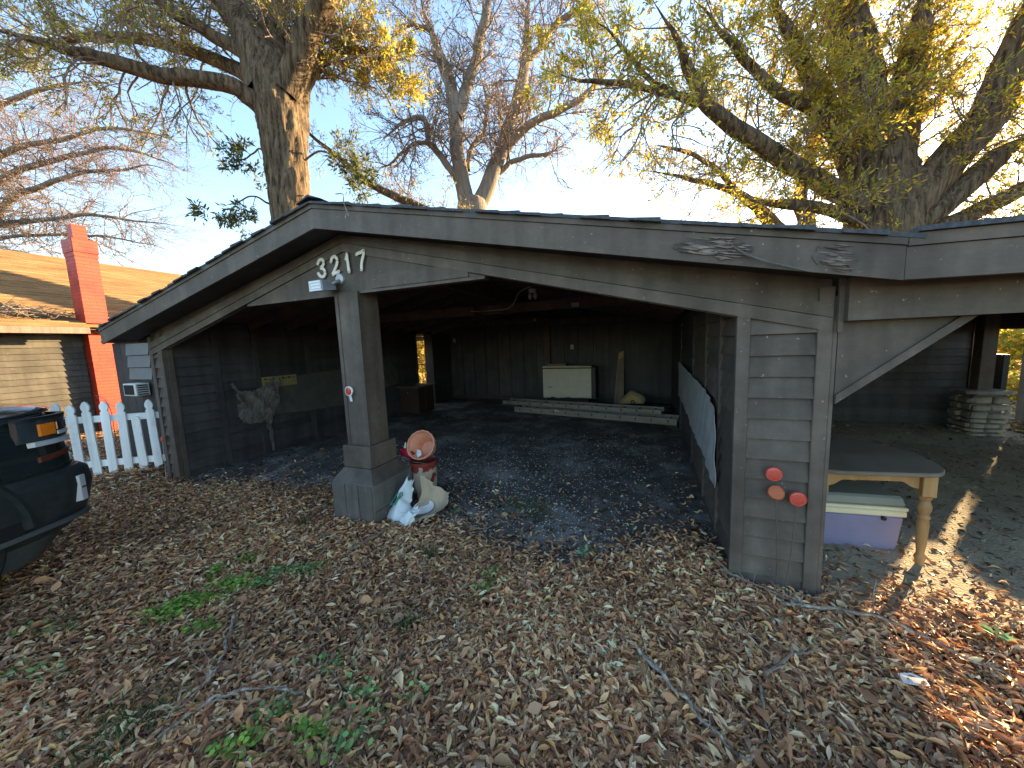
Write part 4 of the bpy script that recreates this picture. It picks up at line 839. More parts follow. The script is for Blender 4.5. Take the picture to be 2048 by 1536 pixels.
for z0, z1 in ((0.10, 0.19), (0.74, 0.83)):
    build('rail', MB().hexa([fp(-0.1, -0.03, z0), fp(ln-0.05, -0.03, z0), fp(ln-0.05, 0.006, z0), fp(-0.1, 0.006, z0), fp(-0.1, -0.03, z1), fp(ln-0.05, -0.03, z1), fp(ln-0.05, 0.006, z1), fp(-0.1, 0.006, z1)]), M['white'], fen)

# ------------------------------------------------------------------ house on the left with chimney
HX = -12.0
house = thing('house', (-15.5, 5, 0), 'low brown house with sunlit shingle roof behind the picket fence', 'house')
M['wallpaint'] = paint_world('olive_brown_siding_paint', [(0.3, (0.045, 0.038, 0.029)), (0.55, (0.08, 0.069, 0.054)), (0.8, (0.115, 0.10, 0.08))], (60, 7, 60))
hw = build('wall', B((-19.0, -9.0, -0.1), (HX-0.03, 14, 2.30)), M['wallpaint'], house)
for a, b in courses(0.0, 2.28):
    for ya, yb in ((-8.9, -3.0), (-2.98, 1.34)): build('siding_board', lap_x(ya, yb, HX-0.03, a, b, 1, 0.025, 0.012), M['wallpaint'], hw)
# roof: flatter skirt then main slope up to the ridge; lapped courses
def hroof(prof, y0, y1, step, name, parent):
    V = []; Fs = []
    P = []
    for (xa, za), (xb, zb) in zip(prof[:-1], prof[1:]):
        n_ = max(1, int(round(math.hypot(xb-xa, zb-za)/step)))
        for i in range(n_): P.append((xa+(xb-xa)*i/n_, za+(zb-za)*i/n_))
    P.append(prof[-1]); mb = MB()
    for k in range(len(P)-1):
        (xa, za), (xb, zb) = P[k], P[k+1]
        mb.add([(xa, y0, za+0.03), (xa, y1, za+0.03), (xb-0.02, y1, zb+0.008), (xb-0.02, y0, zb+0.008), (xa, y0, za), (xa, y1, za)], [(0, 1, 2, 3), (4, 5, 1, 0)])
    return build(name, mb, M['brownroof'], parent)
hr = hroof([(-11.45, 2.34), (-12.5, 2.62), (-16.1, 4.62)], -9.2, 14.2, 0.145, 'roof', house)
build('roof_slope', MB().hexa([(-16.1, -9.2, 4.6), (-20, -9.2, 2.4), (-20, 14.2, 2.4), (-16.1, 14.2, 4.6), (-16.1, -9.2, 4.65), (-20, -9.2, 2.45), (-20, 14.2, 2.45), (-16.1, 14.2, 4.65)]), M['brownroof'], hr)
build('eave_fascia', B((-11.47, -9.2, 2.20), (-11.44, 1.30, 2.335)), M['plank'], hr)
build('eave_soffit', B((-12.0, -9.2, 2.285), (-11.475, 14, 2.30)), M['wallpaint'], hr)
build('gable_end', MB().prism([(-12.1, 14.0, 2.28), (-19.9, 14.0, 2.28), (-16.1, 14.0, 4.55)], (0, 0.05, 0)), M['wallpaint'], house)
build('gable_end', MB().prism([(-12.1, -9.0, 2.28), (-19.9, -9.0, 2.28), (-16.1, -9.0, 4.55)], (0, 0.05, 0)), M['wallpaint'], house)
ch = build('chimney', B((-12.20, 1.36, -0.1), (-11.75, 1.72, 4.0)), M['brick'], house)
build('chimney_band', B((-12.21, 1.352, 3.92), (-11.742, 1.728, 4.002)), M['brick'], ch)
build('chimney_shoulder', B((-12.225, 1.34, 4.004), (-11.725, 1.74, 4.30)), M['brick'], ch, bevel=0.01)
build('chimney_flue', B((-12.08, 1.42, 4.302), (-11.85, 1.64, 4.62)), M['brick'], ch)
# small closet built on to the carport's left side
ell = build('closet_wall', B((-8.24, 0.48, -0.1), (-6.08, 1.7, 1.88)), M['inner'], car)
for k in range(9):
    xa = -8.25+0.24*k; build('wall_plank', B((xa, 0.45, 0), (xa+0.232, 0.478, 1.87)), M['inner'], ell)
build('closet_roof', B((-8.34, 0.36, 1.882), (-6.44, 1.85, 1.92)), M['shingle'], ell)
win = build('window', B((-7.76, 0.425, 1.26), (-7.05, 0.448, 1.86)), M['wallpaint'], ell)
for k in range(3):
    za = 1.285+0.19*k; build('louvre_pane', MB().hexa([(-7.73, 0.395, za), (-7.08, 0.395, za), (-7.08, 0.403, za), (-7.73, 0.403, za), (-7.73, 0.415, za+0.178), (-7.08, 0.415, za+0.178), (-7.08, 0.420, za+0.178), (-7.73, 0.420, za+0.178)]), M['louvre'], win)
ac = thing('air_conditioner', (-7.40, 0.25, 1.02), 'white window air conditioner below the louvred panes', 'air conditioner')
build('casing', B((-7.60, 0.26, 1.04), (-7.24, 0.424, 1.23)), M['acwhite'], ac, bevel=0.008)
for k in range(5): build('grille_slat', B((-7.238, 0.28, 1.058+0.034*k), (-7.233, 0.40, 1.074+0.034*k)), M['dark'], ac)
build('front_grille', B((-7.56, 0.252, 1.06), (-7.29, 0.258, 1.21)), M['dark'], ac)

# ------------------------------------------------------------------ truck nose at the left edge
TH = math.radians(113)        # heading angle of the truck (from +x)
th = np.array([math.cos(TH), math.sin(TH)]); tr_ = np.array([math.sin(TH), -math.cos(TH)])   # forward, right
T0 = np.array([-5.12, -1.52])      # centre of the front bumper
def tp(u, v, z): q = T0-th*u+tr_*v; return (q[0], q[1], z*1.08)   # u back from nose, v to the truck's right
truck = thing('pickup_truck', (*(T0-th*2.6), 0), 'dark green-black pickup truck nose at the left edge of the leafy yard', 'truck')
def outline(inset, front, rc, W=0.96, n=8, ub=1.0):
    """plan outline of the nose at one height, right half mirrored; front = set-back of the nose"""
    w = W-inset; pts = []
    pts.append((ub, w)); pts.append((0.62+front, w))
    for i in range(n+1):
        a = i/n*math.pi/2; pts.append((front+rc-rc*math.sin(a), w-rc*0.62+rc*0.62*math.cos(a)))
    return pts
def shell(levels, ub=1.0, caps=True):
    rows = []
    for z, inset, front, rc in levels:
        o = outline(inset, front, rc, ub=ub); full = [(u, v) for u, v in o]+[(u, -v) for u, v in o[::-1]]
        rows.append([tp(u, v, z) for u, v in full])
    V = np.array(rows); a, b, _ = V.shape
    f = [(i*b+j, i*b+j+1, (i+1)*b+j+1, (i+1)*b+j) for i in range(a-1) for j in range(b-1)]
    f += [(i*b+b-1, i*b, (i+1)*b, (i+1)*b+b-1) for i in range(a-1)]
    if caps: f += [tuple(range(b))[::-1], tuple(range((a-1)*b, a*b))]
    return MB().add(V.reshape(-1, 3), f)
UB = 5.3
body = build('body', shell([(0.62, 0.02, 0.10, 0.30), (0.72, 0.0, 0.09, 0.32), (0.85, 0.0, 0.10, 0.32), (0.98, 0.005, 0.115, 0.34), (1.08, 0.02, 0.13, 0.36), (1.14, 0.05, 0.15, 0.38)], UB), M['carpaint'], truck, smooth=True)
build('hood', shell([(1.142, 0.045, 0.10, 0.42), (1.165, 0.06, 0.10, 0.42), (1.20, 0.14, 0.15, 0.42), (1.225, 0.30, 0.28, 0.42)], 1.75), M['carpaint'], truck, smooth=True)
build('bumper', shell([(0.30, 0.06, 0.10, 0.34), (0.36, 0.02, 0.05, 0.34), (0.45, 0.0, 0.01, 0.34), (0.60, -0.015, -0.02, 0.34), (0.70, -0.015, 0.0, 0.34), (0.735, 0.0, 0.04, 0.34)], 0.70), M['carplastic'], truck, smooth=True)
build('bumper_top', shell([(0.737, 0.01, 0.05, 0.34), (0.75, 0.02, 0.07, 0.34)], 0.70), M['lip'], truck, smooth=True)
build('air_dam', shell([(0.15, 0.13, 0.24, 0.32), (0.30, 0.07, 0.13, 0.34)], 0.75), M['lip'], truck, smooth=True)
def wrap(z0, z1, s0, s1, off, material, name, parent, dz=0.0, th_=0.012, fr=0.10, ins=0.0):
    """band wrapped on the right nose corner; s in 0..1 along the corner outline from the side to the front"""
    o = outline(ins-off, fr-off*0.5, 0.33, n=20)
    pts = []
    full = [(0.9, o[0][1]), (0.62+0.10, o[1][1])]+o[2:]+[(fr-off*0.5, 0.25)]
    P = np.array(full); dl = np.r_[0, np.cumsum(np.linalg.norm(np.diff(P, axis=0), axis=1))]; ss = np.linspace(s0, s1, 14)*dl[-1]
    Q = np.stack([np.interp(ss, dl, P[:, 0]), np.interp(ss, dl, P[:, 1])], 1)
    lo = [tp(u, v, z0+dz*i/13) for i, (u, v) in enumerate(Q)]; hi = [tp(u, v, z1+dz*i/13) for i, (u, v) in enumerate(Q)]
    lo2 = [tp(u+0.03, v-th_*2, z0+dz*i/13) for i, (u, v) in enumerate(Q)]; hi2 = [tp(u+0.03, v-th_*2, z1+dz*i/13) for i, (u, v) in enumerate(Q)]
    V = np.array(lo+hi+lo2+hi2); n_ = 14
    f = [(i, i+1, n_+i+1, n_+i) for i in range(n_-1)]+[(n_+i, n_+i+1, 3*n_+i+1, 3*n_+i) for i in range(n_-1)]+[(2*n_+i, 2*n_+i+1, i+1, i) for i in range(n_-1)]+[(0, n_, 3*n_, 2*n_), (n_-1, 2*n_-1, 4*n_-1, 3*n_-1)]
    return build(name, MB().add(V, f), material, parent, smooth=True)
hl = wrap(0.965, 1.115, 0.30, 0.86, 0.012, M['lampglass'], 'headlight', truck)
wrap(0.995, 1.075, 0.37, 0.44, 0.020, M['amber'], 'amber_marker', hl)
wrap(0.93, 0.963, 0.34, 0.95, 0.018, M['silver'], 'chrome_strip', hl, -0.01)
wrap(0.82, 0.855, 0.36, 0.9, 0.010, M['redreflection'], 'corner_trim', truck, 0.06)  # reflection on the nose corner painted as a red-brown band
fogz = [(0.475, 0.02), (0.62, 0.0)]
wrap(0.475, 0.66, 0.455, 0.485, 0.008, M['silver'], 'fog_light_bezel', truck, fr=-0.02, ins=-0.015)
for z in (0.565,): wrap(z, z+0.012, 0.46, 0.48, 0.012, M['lip'], 'fog_light_bar', truck, fr=-0.02, ins=-0.015)
wrap(1.105, 1.125, 0.30, 0.92, 0.016, M['dark'], 'hood_gap', truck)
wrap(0.755, 0.768, 0.12, 0.95, 0.012, M['dark'], 'bumper_gap', truck)
wrap(1.02, 1.07, 0.46, 0.54, 0.016, M['chrome'], 'lamp_reflector', hl)
wrap(0.985, 1.01, 0.46, 0.62, 0.016, M['silver'], 'lamp_bezel', hl)
wrap(0.36, 0.39, 0.10, 0.95, 0.004, M['lip'], 'bumper_crease', truck, fr=0.03, ins=-0.005)
# wheel and arch
def wheel(u, v):
    c = tp(u, v, 0.36)
    w = build('wheel', MB().lathe([(0.27, -0.12), (0.36, -0.125), (0.388, -0.10), (0.39, 0), (0.388, 0.10), (0.36, 0.125), (0.27, 0.12)], c, 40, (tr_[0], tr_[1], 0)), M['rubber'], truck, smooth=True)
    build('rim', MB().lathe([(0, 0.06), (0.07, 0.07), (0.10, 0.05), (0.22, 0.07), (0.265, 0.11), (0.272, 0.11), (0.272, -0.1)], c, 30, (tr_[0]*np.sign(v), tr_[1]*np.sign(v), 0)), M['grey_metal'], w, smooth=True)
    for k in range(28):
        a = 2*math.pi*k/28; rr = 0.392
        q = np.array(c)+np.array([-th[0]*rr*math.cos(a), -th[1]*rr*math.cos(a), rr*math.sin(a)])
    return w
for u in (0.98, 4.35):
    for v in (0.80, -0.80): wheel(u, v)
def arch(u0, v):
    pts = []
    for i in range(17):
        a = math.pi*i/16; pts.append(tp(u0-0.47*math.cos(a), v, 0.42+0.47*math.sin(a)))
    return MB().tube(pts, 0.035, 8)
for u in (0.98, 4.35):
    mb = MB().prism([tp(u-0.46*math.cos(math.pi*i/16), 0.935, 0.40+0.46*math.sin(math.pi*i/16)) for i in range(17)], (tr_[0]*0.028, tr_[1]*0.028, 0)); build('wheel_well', mb, M['dark'], truck)
    build('arch_flare', arch(u, 0.955), M['carplastic'], truck, smooth=True)
    build('arch_flare', arch(u, -0.955), M['carplastic'], truck, smooth=True)
sill = MB().hexa([tp(1.5, 0.90, 0.36), tp(3.85, 0.90, 0.36), tp(3.85, -0.90, 0.36), tp(1.5, -0.90, 0.36), tp(1.5, 0.95, 0.63), tp(3.85, 0.95, 0.63), tp(3.85, -0.95, 0.63), tp(1.5, -0.95, 0.63)]); build('sill', sill, M['carpaint'], truck)
cabm = MB().hexa([tp(1.55, 0.88, 1.14), tp(3.7, 0.88, 1.14), tp(3.7, -0.88, 1.14), tp(1.55, -0.88, 1.14), tp(2.15, 0.70, 1.80), tp(3.5, 0.70, 1.80), tp(3.5, -0.70, 1.80), tp(2.15, -0.70, 1.80)]); cabo = build('cab', cabm, M['carpaint'], truck, bevel=0.05)
build('windscreen', MB().prism([tp(1.60, 0.76, 1.22), tp(1.60, -0.76, 1.22), tp(2.07, -0.63, 1.74), tp(2.07, 0.63, 1.74)], (0, 0, 0.02)), M['glass'], cabo)
build('side_window', MB().prism([tp(1.85, 0.866, 1.20), tp(3.55, 0.866, 1.20), tp(3.42, 0.722, 1.72), tp(2.22, 0.722, 1.72)], (tr_[0]*0.012, tr_[1]*0.012, 0.004)), M['glass'], cabo)
build('fender_seam', MB().tube([tp(0.68, 0.962, 0.74), tp(0.66, 0.965, 0.95), tp(0.60, 0.955, 1.10), tp(0.30, 0.90, 1.135)], 0.005, 5), M['dark'], truck)

# ------------------------------------------------------------------ trees
def smooth_line(P, k=5, wob=0.0, r_=rng):
    Q = catmull(P, k)
    if wob:
        n_ = r_.normal(0, wob, Q.shape); n_[0] = 0
        for _ in range(2): n_[1:-1] = (n_[:-2]+2*n_[1:-1]+n_[2:])/4
        Q = Q+n_
    return Q
class Tubes:
    def __init__(s): s.v = []; s.f = []; s.n = 0
    def add(s, pts, rad, n):
        v, f = tube_np(pts, rad, n); s.v.append(v); s.f.append(f+s.n); s.n += len(v)
    def obj(s, name, material, parent, smooth=True):
        if not s.v: return None
        v = np.vstack(s.v); o = ORG[parent]
        return link(name, mesh_np(name, v-o, np.vstack(s.f), smooth=smooth), material, parent, o)
def unit(v): return v/(np.linalg.norm(v)+1e-9)
def leaf_mesh(P, D, size, cols, r_, wr=0.30, droop=0.25):
    """lens shaped leaves: P base points, D directions"""
    n = len(P); D = D/(np.linalg.norm(D, axis=1)[:, None]+1e-9)
    R = r_.normal(0, 1, (n, 3)); S_ = np.cross(D, R); S_ /= np.linalg.norm(S_, axis=1)[:, None]+1e-9
    U = np.cross(S_, D); Ls = size[:, None]
    a = P; b = P+D*Ls*0.45+S_*Ls*wr*0.5+U*Ls*0.05; c = P+D*Ls*0.45-S_*Ls*wr*0.5+U*Ls*0.05; e = P+D*Ls-U*Ls*droop*r_.random((n, 1))
    V = np.stack([a, b, e, c], 1).reshape(-1, 3); i = np.arange(n)[:, None]*4
    return V, np.hstack([i, i+1, i+2, i+3]), np.repeat(cols, 4, 0)
def grow(tree, limbs, seed, l1=(14, 1.6), l2=5, l3=5, leafn=6, leafsize=0.10, palette=None, up=0.25, twig_r=1.0, dens=None, start=0.2, leafmask=None, droop=0.0):
    """limbs: list of (points, radii); adds branch, twig and leaf parts"""
    r_ = np.random.default_rng(seed); br = Tubes(); tw = Tubes(); LP = []; LD = []
    def walk(p, d, L_, n_, curl, lift):
        pts = [p]; 
        for i in range(n_):
            d = unit(d+r_.normal(0, curl, 3)+np.array([0, 0, lift])); pts.append(pts[-1]+d*L_/n_)
        return np.array(pts), d
    for li, (P, R) in enumerate(limbs):
        seg = np.r_[0, np.cumsum(np.linalg.norm(np.diff(P, axis=0), axis=1))]; tot = seg[-1]
        n1 = max(3, int(l1[0]*tot/4))
        for k in range(n1):
            s = start+(1-start)*(k+r_.random())/n1; x_ = s*tot
            p = np.array([np.interp(x_, seg, P[:, j]) for j in range(3)]); rr = np.interp(x_, seg, R)
            j = min(np.searchsorted(seg, x_), len(P)-1); tan = unit(P[j]-P[max(j-1, 0)])
            side = unit(np.cross(tan, r_.normal(0, 1, 3))); d = unit(tan*r_.uniform(0.3, 0.9)+side+np.array([0, 0, up]))
            Lb = l1[1]*r_.uniform(0.6, 1.4)*(1.15-0.5*s)
            pts, dd = walk(p, d, Lb, 7, 0.24, 0.03-droop); r1 = min(rr*0.45, 0.006+0.011*Lb)*twig_r
            br.add(pts, np.linspace(r1, r1*0.35, 8), 5)
            for m_ in range(l2):
                t2 = r_.uniform(0.25, 1.0); p2 = pts[min(int(t2*7), 7)]; tn = unit(pts[min(int(t2*7)+1, 7)]-pts[max(int(t2*7)-1, 0)])
                d2 = unit(tn*0.8+unit(np.cross(tn, r_.normal(0, 1, 3)))*r_.uniform(0.5, 1.0))
                L2 = Lb*r_.uniform(0.3, 0.6); q2, d2e = walk(p2, d2, L2, 5, 0.22, -droop)
                tw.add(q2, np.linspace(r1*0.45, r1*0.22, 6), 4)
                for m3 in range(l3):
                    i3 = r_.integers(1, 6); tn3 = unit(q2[i3]-q2[i3-1]); d3 = unit(tn3*0.9+unit(np.cross(tn3, r_.normal(0, 1, 3)))*r_.uniform(0.4, 0.9))
                    L3 = L2*r_.uniform(0.35, 0.7); q3, _ = walk(q2[i3], d3, L3, 3, 0.25, -droop)
                    tw.add(q3[[0, 1, 3]], np.linspace(r1*0.24, r1*0.10, 3), 3)
                    if leafn:
                        w_ = leafmask(q3[2]) if leafmask else 1.0
                        nl = r_.poisson(leafn*w_)
                        if nl:
                            ii = r_.random(nl); base = q3[0]+(q3[-1]-q3[0])*ii[:, None]
                            LP.append(base+r_.normal(0, 0.03, (nl, 3))); LD.append(unit(q3[-1]-q3[0])+r_.normal(0, 0.7, (nl, 3)))
    tag(br.obj('branches', M['twig'], tree), kind='stuff'); tag(tw.obj('twigs', M['twig'], tree, False), kind='stuff')
    if LP:
        LP = np.vstack(LP); LD = np.vstack(LD); n_ = len(LP)
        pal = np.array(palette); c = pal[r_.integers(0, len(pal), n_)]*r_.uniform(0.7, 1.25, (n_, 1))
        V, Fq, C4 = leaf_mesh(LP, LD, leafsize*r_.uniform(0.7, 1.3, n_), c, r_)
        o = ORG[tree]; tag(link('crown', mesh_np('crown', V-o, Fq, C4), M['leaf'], tree, o), kind='stuff')
    return len(LP) if len(LP) else 0
def limb_part(tree, name, pts, radii, n, material, rough=0.06, seed=0, wob=0.0):
    r_ = np.random.default_rng(seed); P = smooth_line(pts, 7 if n < 40 else 14, wob, r_); R = np.interp(np.linspace(0, 1, len(P)), np.linspace(0, 1, len(radii)), radii)
    if name == 'limb': R = R*np.clip((1-np.linspace(0, 1, len(P)))/0.3, 0.12, 1)
    v, f = tube_np(P, R, n)
    if rough:
        V = v.reshape(len(P), n, 3); a = np.arange(n)*2*math.pi/n; s = np.arange(len(P))[:, None]
        k = 1+rough*(0.7*np.sin(3*a+0.11*s)*np.sin(0.21*s+a)+0.5*np.sin(11*a+0.25*s+seed)+0.5*np.sin(13*a-0.4*s+2*seed)+0.6*np.sin(3*a+0.15*s))+r_.normal(0, rough*0.35, (len(P), n))
        V = P[:, None]+(V-P[:, None])*k[..., None]; v = V.reshape(-1, 3)
    o = ORG[tree]; ob = link(name, mesh_np(name, v-o, f, smooth=True), material, tree, o)
    return P, R
GREEN = [(0.30, 0.31, 0.04), (0.42, 0.37, 0.05), (0.22, 0.26, 0.04), (0.48, 0.37, 0.06), (0.36, 0.24, 0.08)]
GOLD = [(0.66, 0.50, 0.05), (0.56, 0.48, 0.06), (0.42, 0.42, 0.06), (0.70, 0.44, 0.08), (0.60, 0.33, 0.10)]
TAN = [(0.36, 0.24, 0.14), (0.42, 0.30, 0.18), (0.30, 0.18, 0.12), (0.36, 0.30, 0.10)]
def px(pts, d):
    d = np.broadcast_to(np.asarray(d, float), (len(pts),)) if np.ndim(d) else np.full(len(pts), d)
    return np.array([at(a, b, q) for (a, b), q in zip(pts, d)])

# tree 1: big oak left of the carport ridge
b1 = at(583, 430, 8.2); t1_ = thing('oak_tree', (b1[0]+0.1, b1[1], 0), 'massive furrowed oak trunk rising over the left roof slope', 'tree')
tr = np.vstack([[(b1[0]+0.12, b1[1], -0.1), (b1[0]+0.06, b1[1], 2.0)], px([(583, 430), (574, 330), (566, 250), (556, 180), (545, 120)], 8.2)])
limb_part(t1_, 'trunk', tr, [0.60, 0.49, 0.43, 0.41, 0.45, 0.52, 0.50, 0.36], 90, M['bark'], 0.06, 1)
K1 = 8.2/9.6; lim = []
for nm, pts, dd, rad in [
    (1, [(540, 235), (500, 195), (440, 165), (330, 150), (200, 115), (60, 78), (-80, 40)], np.linspace(9.5, 8.0, 7), [0.26, 0.20, 0.17, 0.14, 0.08]),
    (2, [(535, 200), (500, 155), (440, 125), (330, 88), (210, 72), (100, 82), (-20, 60)], np.linspace(9.7, 11, 7), [0.26, 0.19, 0.15, 0.11, 0.06]),
    (3, [(530, 160), (490, 112), (410, 60), (340, 18), (270, -40), (180, -90)], np.linspace(9.5, 9.2, 6), [0.24, 0.17, 0.14, 0.1, 0.06]),
    (4, [(545, 190), (510, 90), (465, 20), (410, -60), (350, -160)], np.linspace(9.6, 10.2, 5), [0.55, 0.46, 0.38, 0.3, 0.2]),
    (5, [(560, 190), (550, 90), (552, 0), (565, -120)], np.linspace(9.8, 10.6, 4), [0.5, 0.42, 0.36, 0.26]),
    (6, [(570, 190), (610, 85), (645, 15), (690, -60), (720, -150)], np.linspace(9.4, 8.8, 5), [0.36, 0.30, 0.26, 0.2]),
    (7, [(590, 230), (615, 160), (640, 125), (690, 100), (745, 102), (800, 125)], np.linspace(9.8, 10.6, 6), [0.26, 0.18, 0.14, 0.09, 0.05]),
    (8, [(590, 300), (600, 130), (625, 40), (640, -80)], np.linspace(10.1, 10.8, 4), [0.28, 0.3, 0.26, 0.2]),
    (9, [(545, 330), (520, 300), (490, 320), (455, 330)], np.linspace(9.5, 9.0, 4), [0.03, 0.02, 0.012]),
    (10, [(548, 415), (520, 395), (480, 400), (440, 415)], np.linspace(9.5, 9.0, 4), [0.03, 0.02, 0.012]),
    (11, [(600, 330), (640, 300), (690, 330), (720, 380)], np.linspace(9.6, 9.3, 4), [0.03, 0.025, 0.012]),
]:
    lim.append(limb_part(t1_, 'limb', px(pts, dd*K1), [q*K1 for q in rad], 20 if rad[0] > 0.1 else 8, M['bark'], 0.05 if rad[0] > 0.1 else 0.0, nm, 0.03))
c1 = at(540, 350, 9.5)
n1 = grow(t1_, lim[:8], 21, (22, 1.45), 5, 5, 4.4, 0.10, GREEN+TAN[:2], 0.05, start=0.25)
n1 += grow(t1_, [lim[6]], 24, (26, 1.2), 5, 5, 9, 0.11, GOLD+GREEN, 0.0, start=0.4)
n1 += grow(t1_, lim[8:], 22, (16, 0.6), 5, 4, 7, 0.12, [(0.10, 0.12, 0.04), (0.13, 0.14, 0.05), (0.16, 0.16, 0.06)], 0.0, start=0.3)

# tree 2: forked pale tree behind the carport
b2 = at(945, 430, 14.4); t2_ = thing('forked_tree', (b2[0], b2[1], 0), 'pale forked tree behind the middle of the carport roof', 'tree')
tr = np.vstack([[(b2[0], b2[1], -0.1), (b2[0], b2[1], 3)], px([(945, 440), (946, 405)], 14.4)])
limb_part(t2_, 'trunk', tr, [0.7, 0.65, 0.63, 0.58], 30, M['bark_pale'], 0.03, 4)
K2 = 14.4/12.4; lim = []
for nm, pts, dd, rad in [
    (1, [(940, 425), (925, 370), (914, 300), (911, 240), (900, 170), (880, 110), (857, 45), (830, -40)], np.linspace(12.4, 12.0, 8), [0.36, 0.30, 0.27, 0.24, 0.2, 0.16]),
    (2, [(913, 235), (930, 190), (948, 130), (965, 65), (975, 0), (985, -60)], np.linspace(12.2, 12.6, 6), [0.26, 0.22, 0.19, 0.16]),
    (3, [(952, 420), (985, 350), (1010, 280), (1035, 200), (1052, 120), (1054, 40), (1062, -40)], np.linspace(12.4, 12.8, 7), [0.36, 0.29, 0.25, 0.2, 0.16]),
    (4, [(1005, 310), (1045, 262), (1090, 232), (1150, 206), (1195, 165), (1230, 120)], np.linspace(12.6, 11.5, 6), [0.2, 0.16, 0.12, 0.07]),
    (5, [(1056, 125), (1090, 80), (1120, 42), (1170, 8), (1220, -40)], np.linspace(12.7, 13, 5), [0.15, 0.13, 0.1, 0.07]),
    (6, [(918, 370), (885, 315), (857, 285), (853, 248), (835, 236), (790, 255), (755, 295)], np.linspace(12.3, 11.6, 7), [0.15, 0.12, 0.1, 0.06]),
    (7, [(998, 345), (1035, 318), (1080, 310), (1125, 298)], np.linspace(12.6, 12.2, 4), [0.12, 0.09, 0.06]),
    (8, [(935, 340), (945, 290), (970, 260), (972, 200), (958, 150)], np.linspace(12.8, 13.6, 5), [0.12, 0.1, 0.08, 0.05]),
    (9, [(857, 285), (820, 290), (790, 320), (750, 345)], np.linspace(12.0, 11.5, 4), [0.08, 0.06, 0.04]),
    (10, [(862, 62), (845, 55), (820, 50), (800, 60)], np.linspace(12, 11.8, 4), [0.1, 0.08, 0.06]),
]:
    lim.append(limb_part(t2_, 'limb', px(pts, dd*K2), [q*K2*0.86 for q in rad], 14, M['bark_pale'], 0.03, nm+20, 0.04))
n2 = grow(t2_, lim, 31, (20, 1.9), 6, 6, 1.5, 0.11, TAN, 0.1, start=0.12, twig_r=1.1)
# leaning limb crossing towards the big oak
b3 = at(900, 450, 11.2); t3_ = thing('leaning_tree', tuple(at(1480, 775, 13.0)*np.array([1, 1, 0])), 'slender tree leaning towards the massive oak over the ridge', 'tree')
lm = limb_part(t3_, 'trunk', np.vstack([px([(1480, 775), (1250, 640), (1050, 525)], [13.0, 12.3, 11.7]), px([(905, 447), (840, 415), (780, 388), (735, 365), (690, 325), (640, 285), (600, 250)], np.linspace(11.2, 10.3, 7))]), [0.24, 0.21, 0.18, 0.15, 0.13, 0.12, 0.10, 0.07, 0.05, 0.04], 14, M['bark'], 0.05, 9, 0.02)
grow(t3_, [lm], 33, (12, 0.9), 4, 5, 1.5, 0.09, TAN+GREEN[:2], 0.2, start=0.62)

# tree 3: huge spreading oak on the right
b4 = at(1765, 465, 8.2); t4_ = thing('spreading_oak', (b4[0], b4[1], 0), 'huge spreading oak with yellow-green leaves above the porch roof', 'tree')
tr = np.vstack([[(b4[0], b4[1], -0.1), (b4[0], b4[1], 1.6)], px([(1768, 465), (1765, 400), (1760, 340), (1750, 270)], 8.2)])
limb_part(t4_, 'trunk', tr, [0.90, 0.72, 0.66, 0.64, 0.58, 0.46], 60, M['bark'], 0.05, 6)
lim = []
for nm, pts, dd, rad in [
    (1, [(1740, 430), (1690, 392), (1620, 350), (1540, 302), (1455, 245), (1405, 190), (1372, 120), (1340, 58), (1300, -10)], np.linspace(8.2, 6.6, 9), [0.24, 0.20, 0.17, 0.13, 0.1, 0.07]),
    (2, [(1452, 243), (1400, 205), (1330, 188), (1240, 168), (1160, 160), (1090, 140)], np.linspace(6.9, 6.0, 6), [0.08, 0.06, 0.045, 0.03]),
    (3, [(1395, 210), (1325, 175), (1275, 135), (1230, 80), (1170, 30)], np.linspace(6.8, 6.6, 5), [0.07, 0.05, 0.04, 0.025]),
    (4, [(1690, 330), (1650, 235), (1565, 192), (1505, 130), (1440, 60), (1385, -10)], np.linspace(8.0, 7.2, 6), [0.14, 0.11, 0.1, 0.08, 0.06]),
    (5, [(1740, 420), (1690, 310), (1645, 200), (1600, 110), (1560, 25), (1540, -50)], np.linspace(8.2, 7.8, 6), [0.24, 0.19, 0.16, 0.13, 0.1]),
    (6, [(1755, 380), (1735, 240), (1710, 120), (1690, 0), (1680, -120)], np.linspace(8.2, 8.6, 5), [0.5, 0.42, 0.36, 0.3]),
    (7, [(1785, 390), (1800, 260), (1820, 150), (1838, 50), (1855, -60)], np.linspace(8.2, 7.8, 5), [0.4, 0.3, 0.25, 0.2]),
    (8, [(1800, 430), (1880, 340), (1960, 250), (2010, 160), (2045, 50), (2070, -60)], np.linspace(8.0, 6.8, 6), [0.42, 0.34, 0.30, 0.26, 0.2]),
    (9, [(1810, 460), (1900, 400), (1990, 320), (2080, 250)], np.linspace(8.0, 7.2, 4), [0.32, 0.24, 0.2, 0.15]),
    (10, [(1820, 478), (1930, 435), (2050, 375), (2150, 330)], np.linspace(8.0, 7.5, 4), [0.24, 0.18, 0.15, 0.1]),
    (11, [(1735, 445), (1680, 428), (1620, 412), (1545, 405), (1480, 392)], np.linspace(8.1, 7.4, 5), [0.16, 0.12, 0.1, 0.06]),
]:
    lim.append(limb_part(t4_, 'limb', px(pts, dd), rad, 18, M['bark'], 0.05, nm+40, 0.03))
n3 = grow(t4_, lim, 41, (18, 1.25), 6, 5, 5.5, 0.10, GOLD+GREEN, 0.05, start=0.15)
n3 += grow(t4_, [lim[5], lim[6], lim[4]], 42, (26, 1.3), 5, 5, 9, 0.10, GOLD, 0.0, start=0.1)
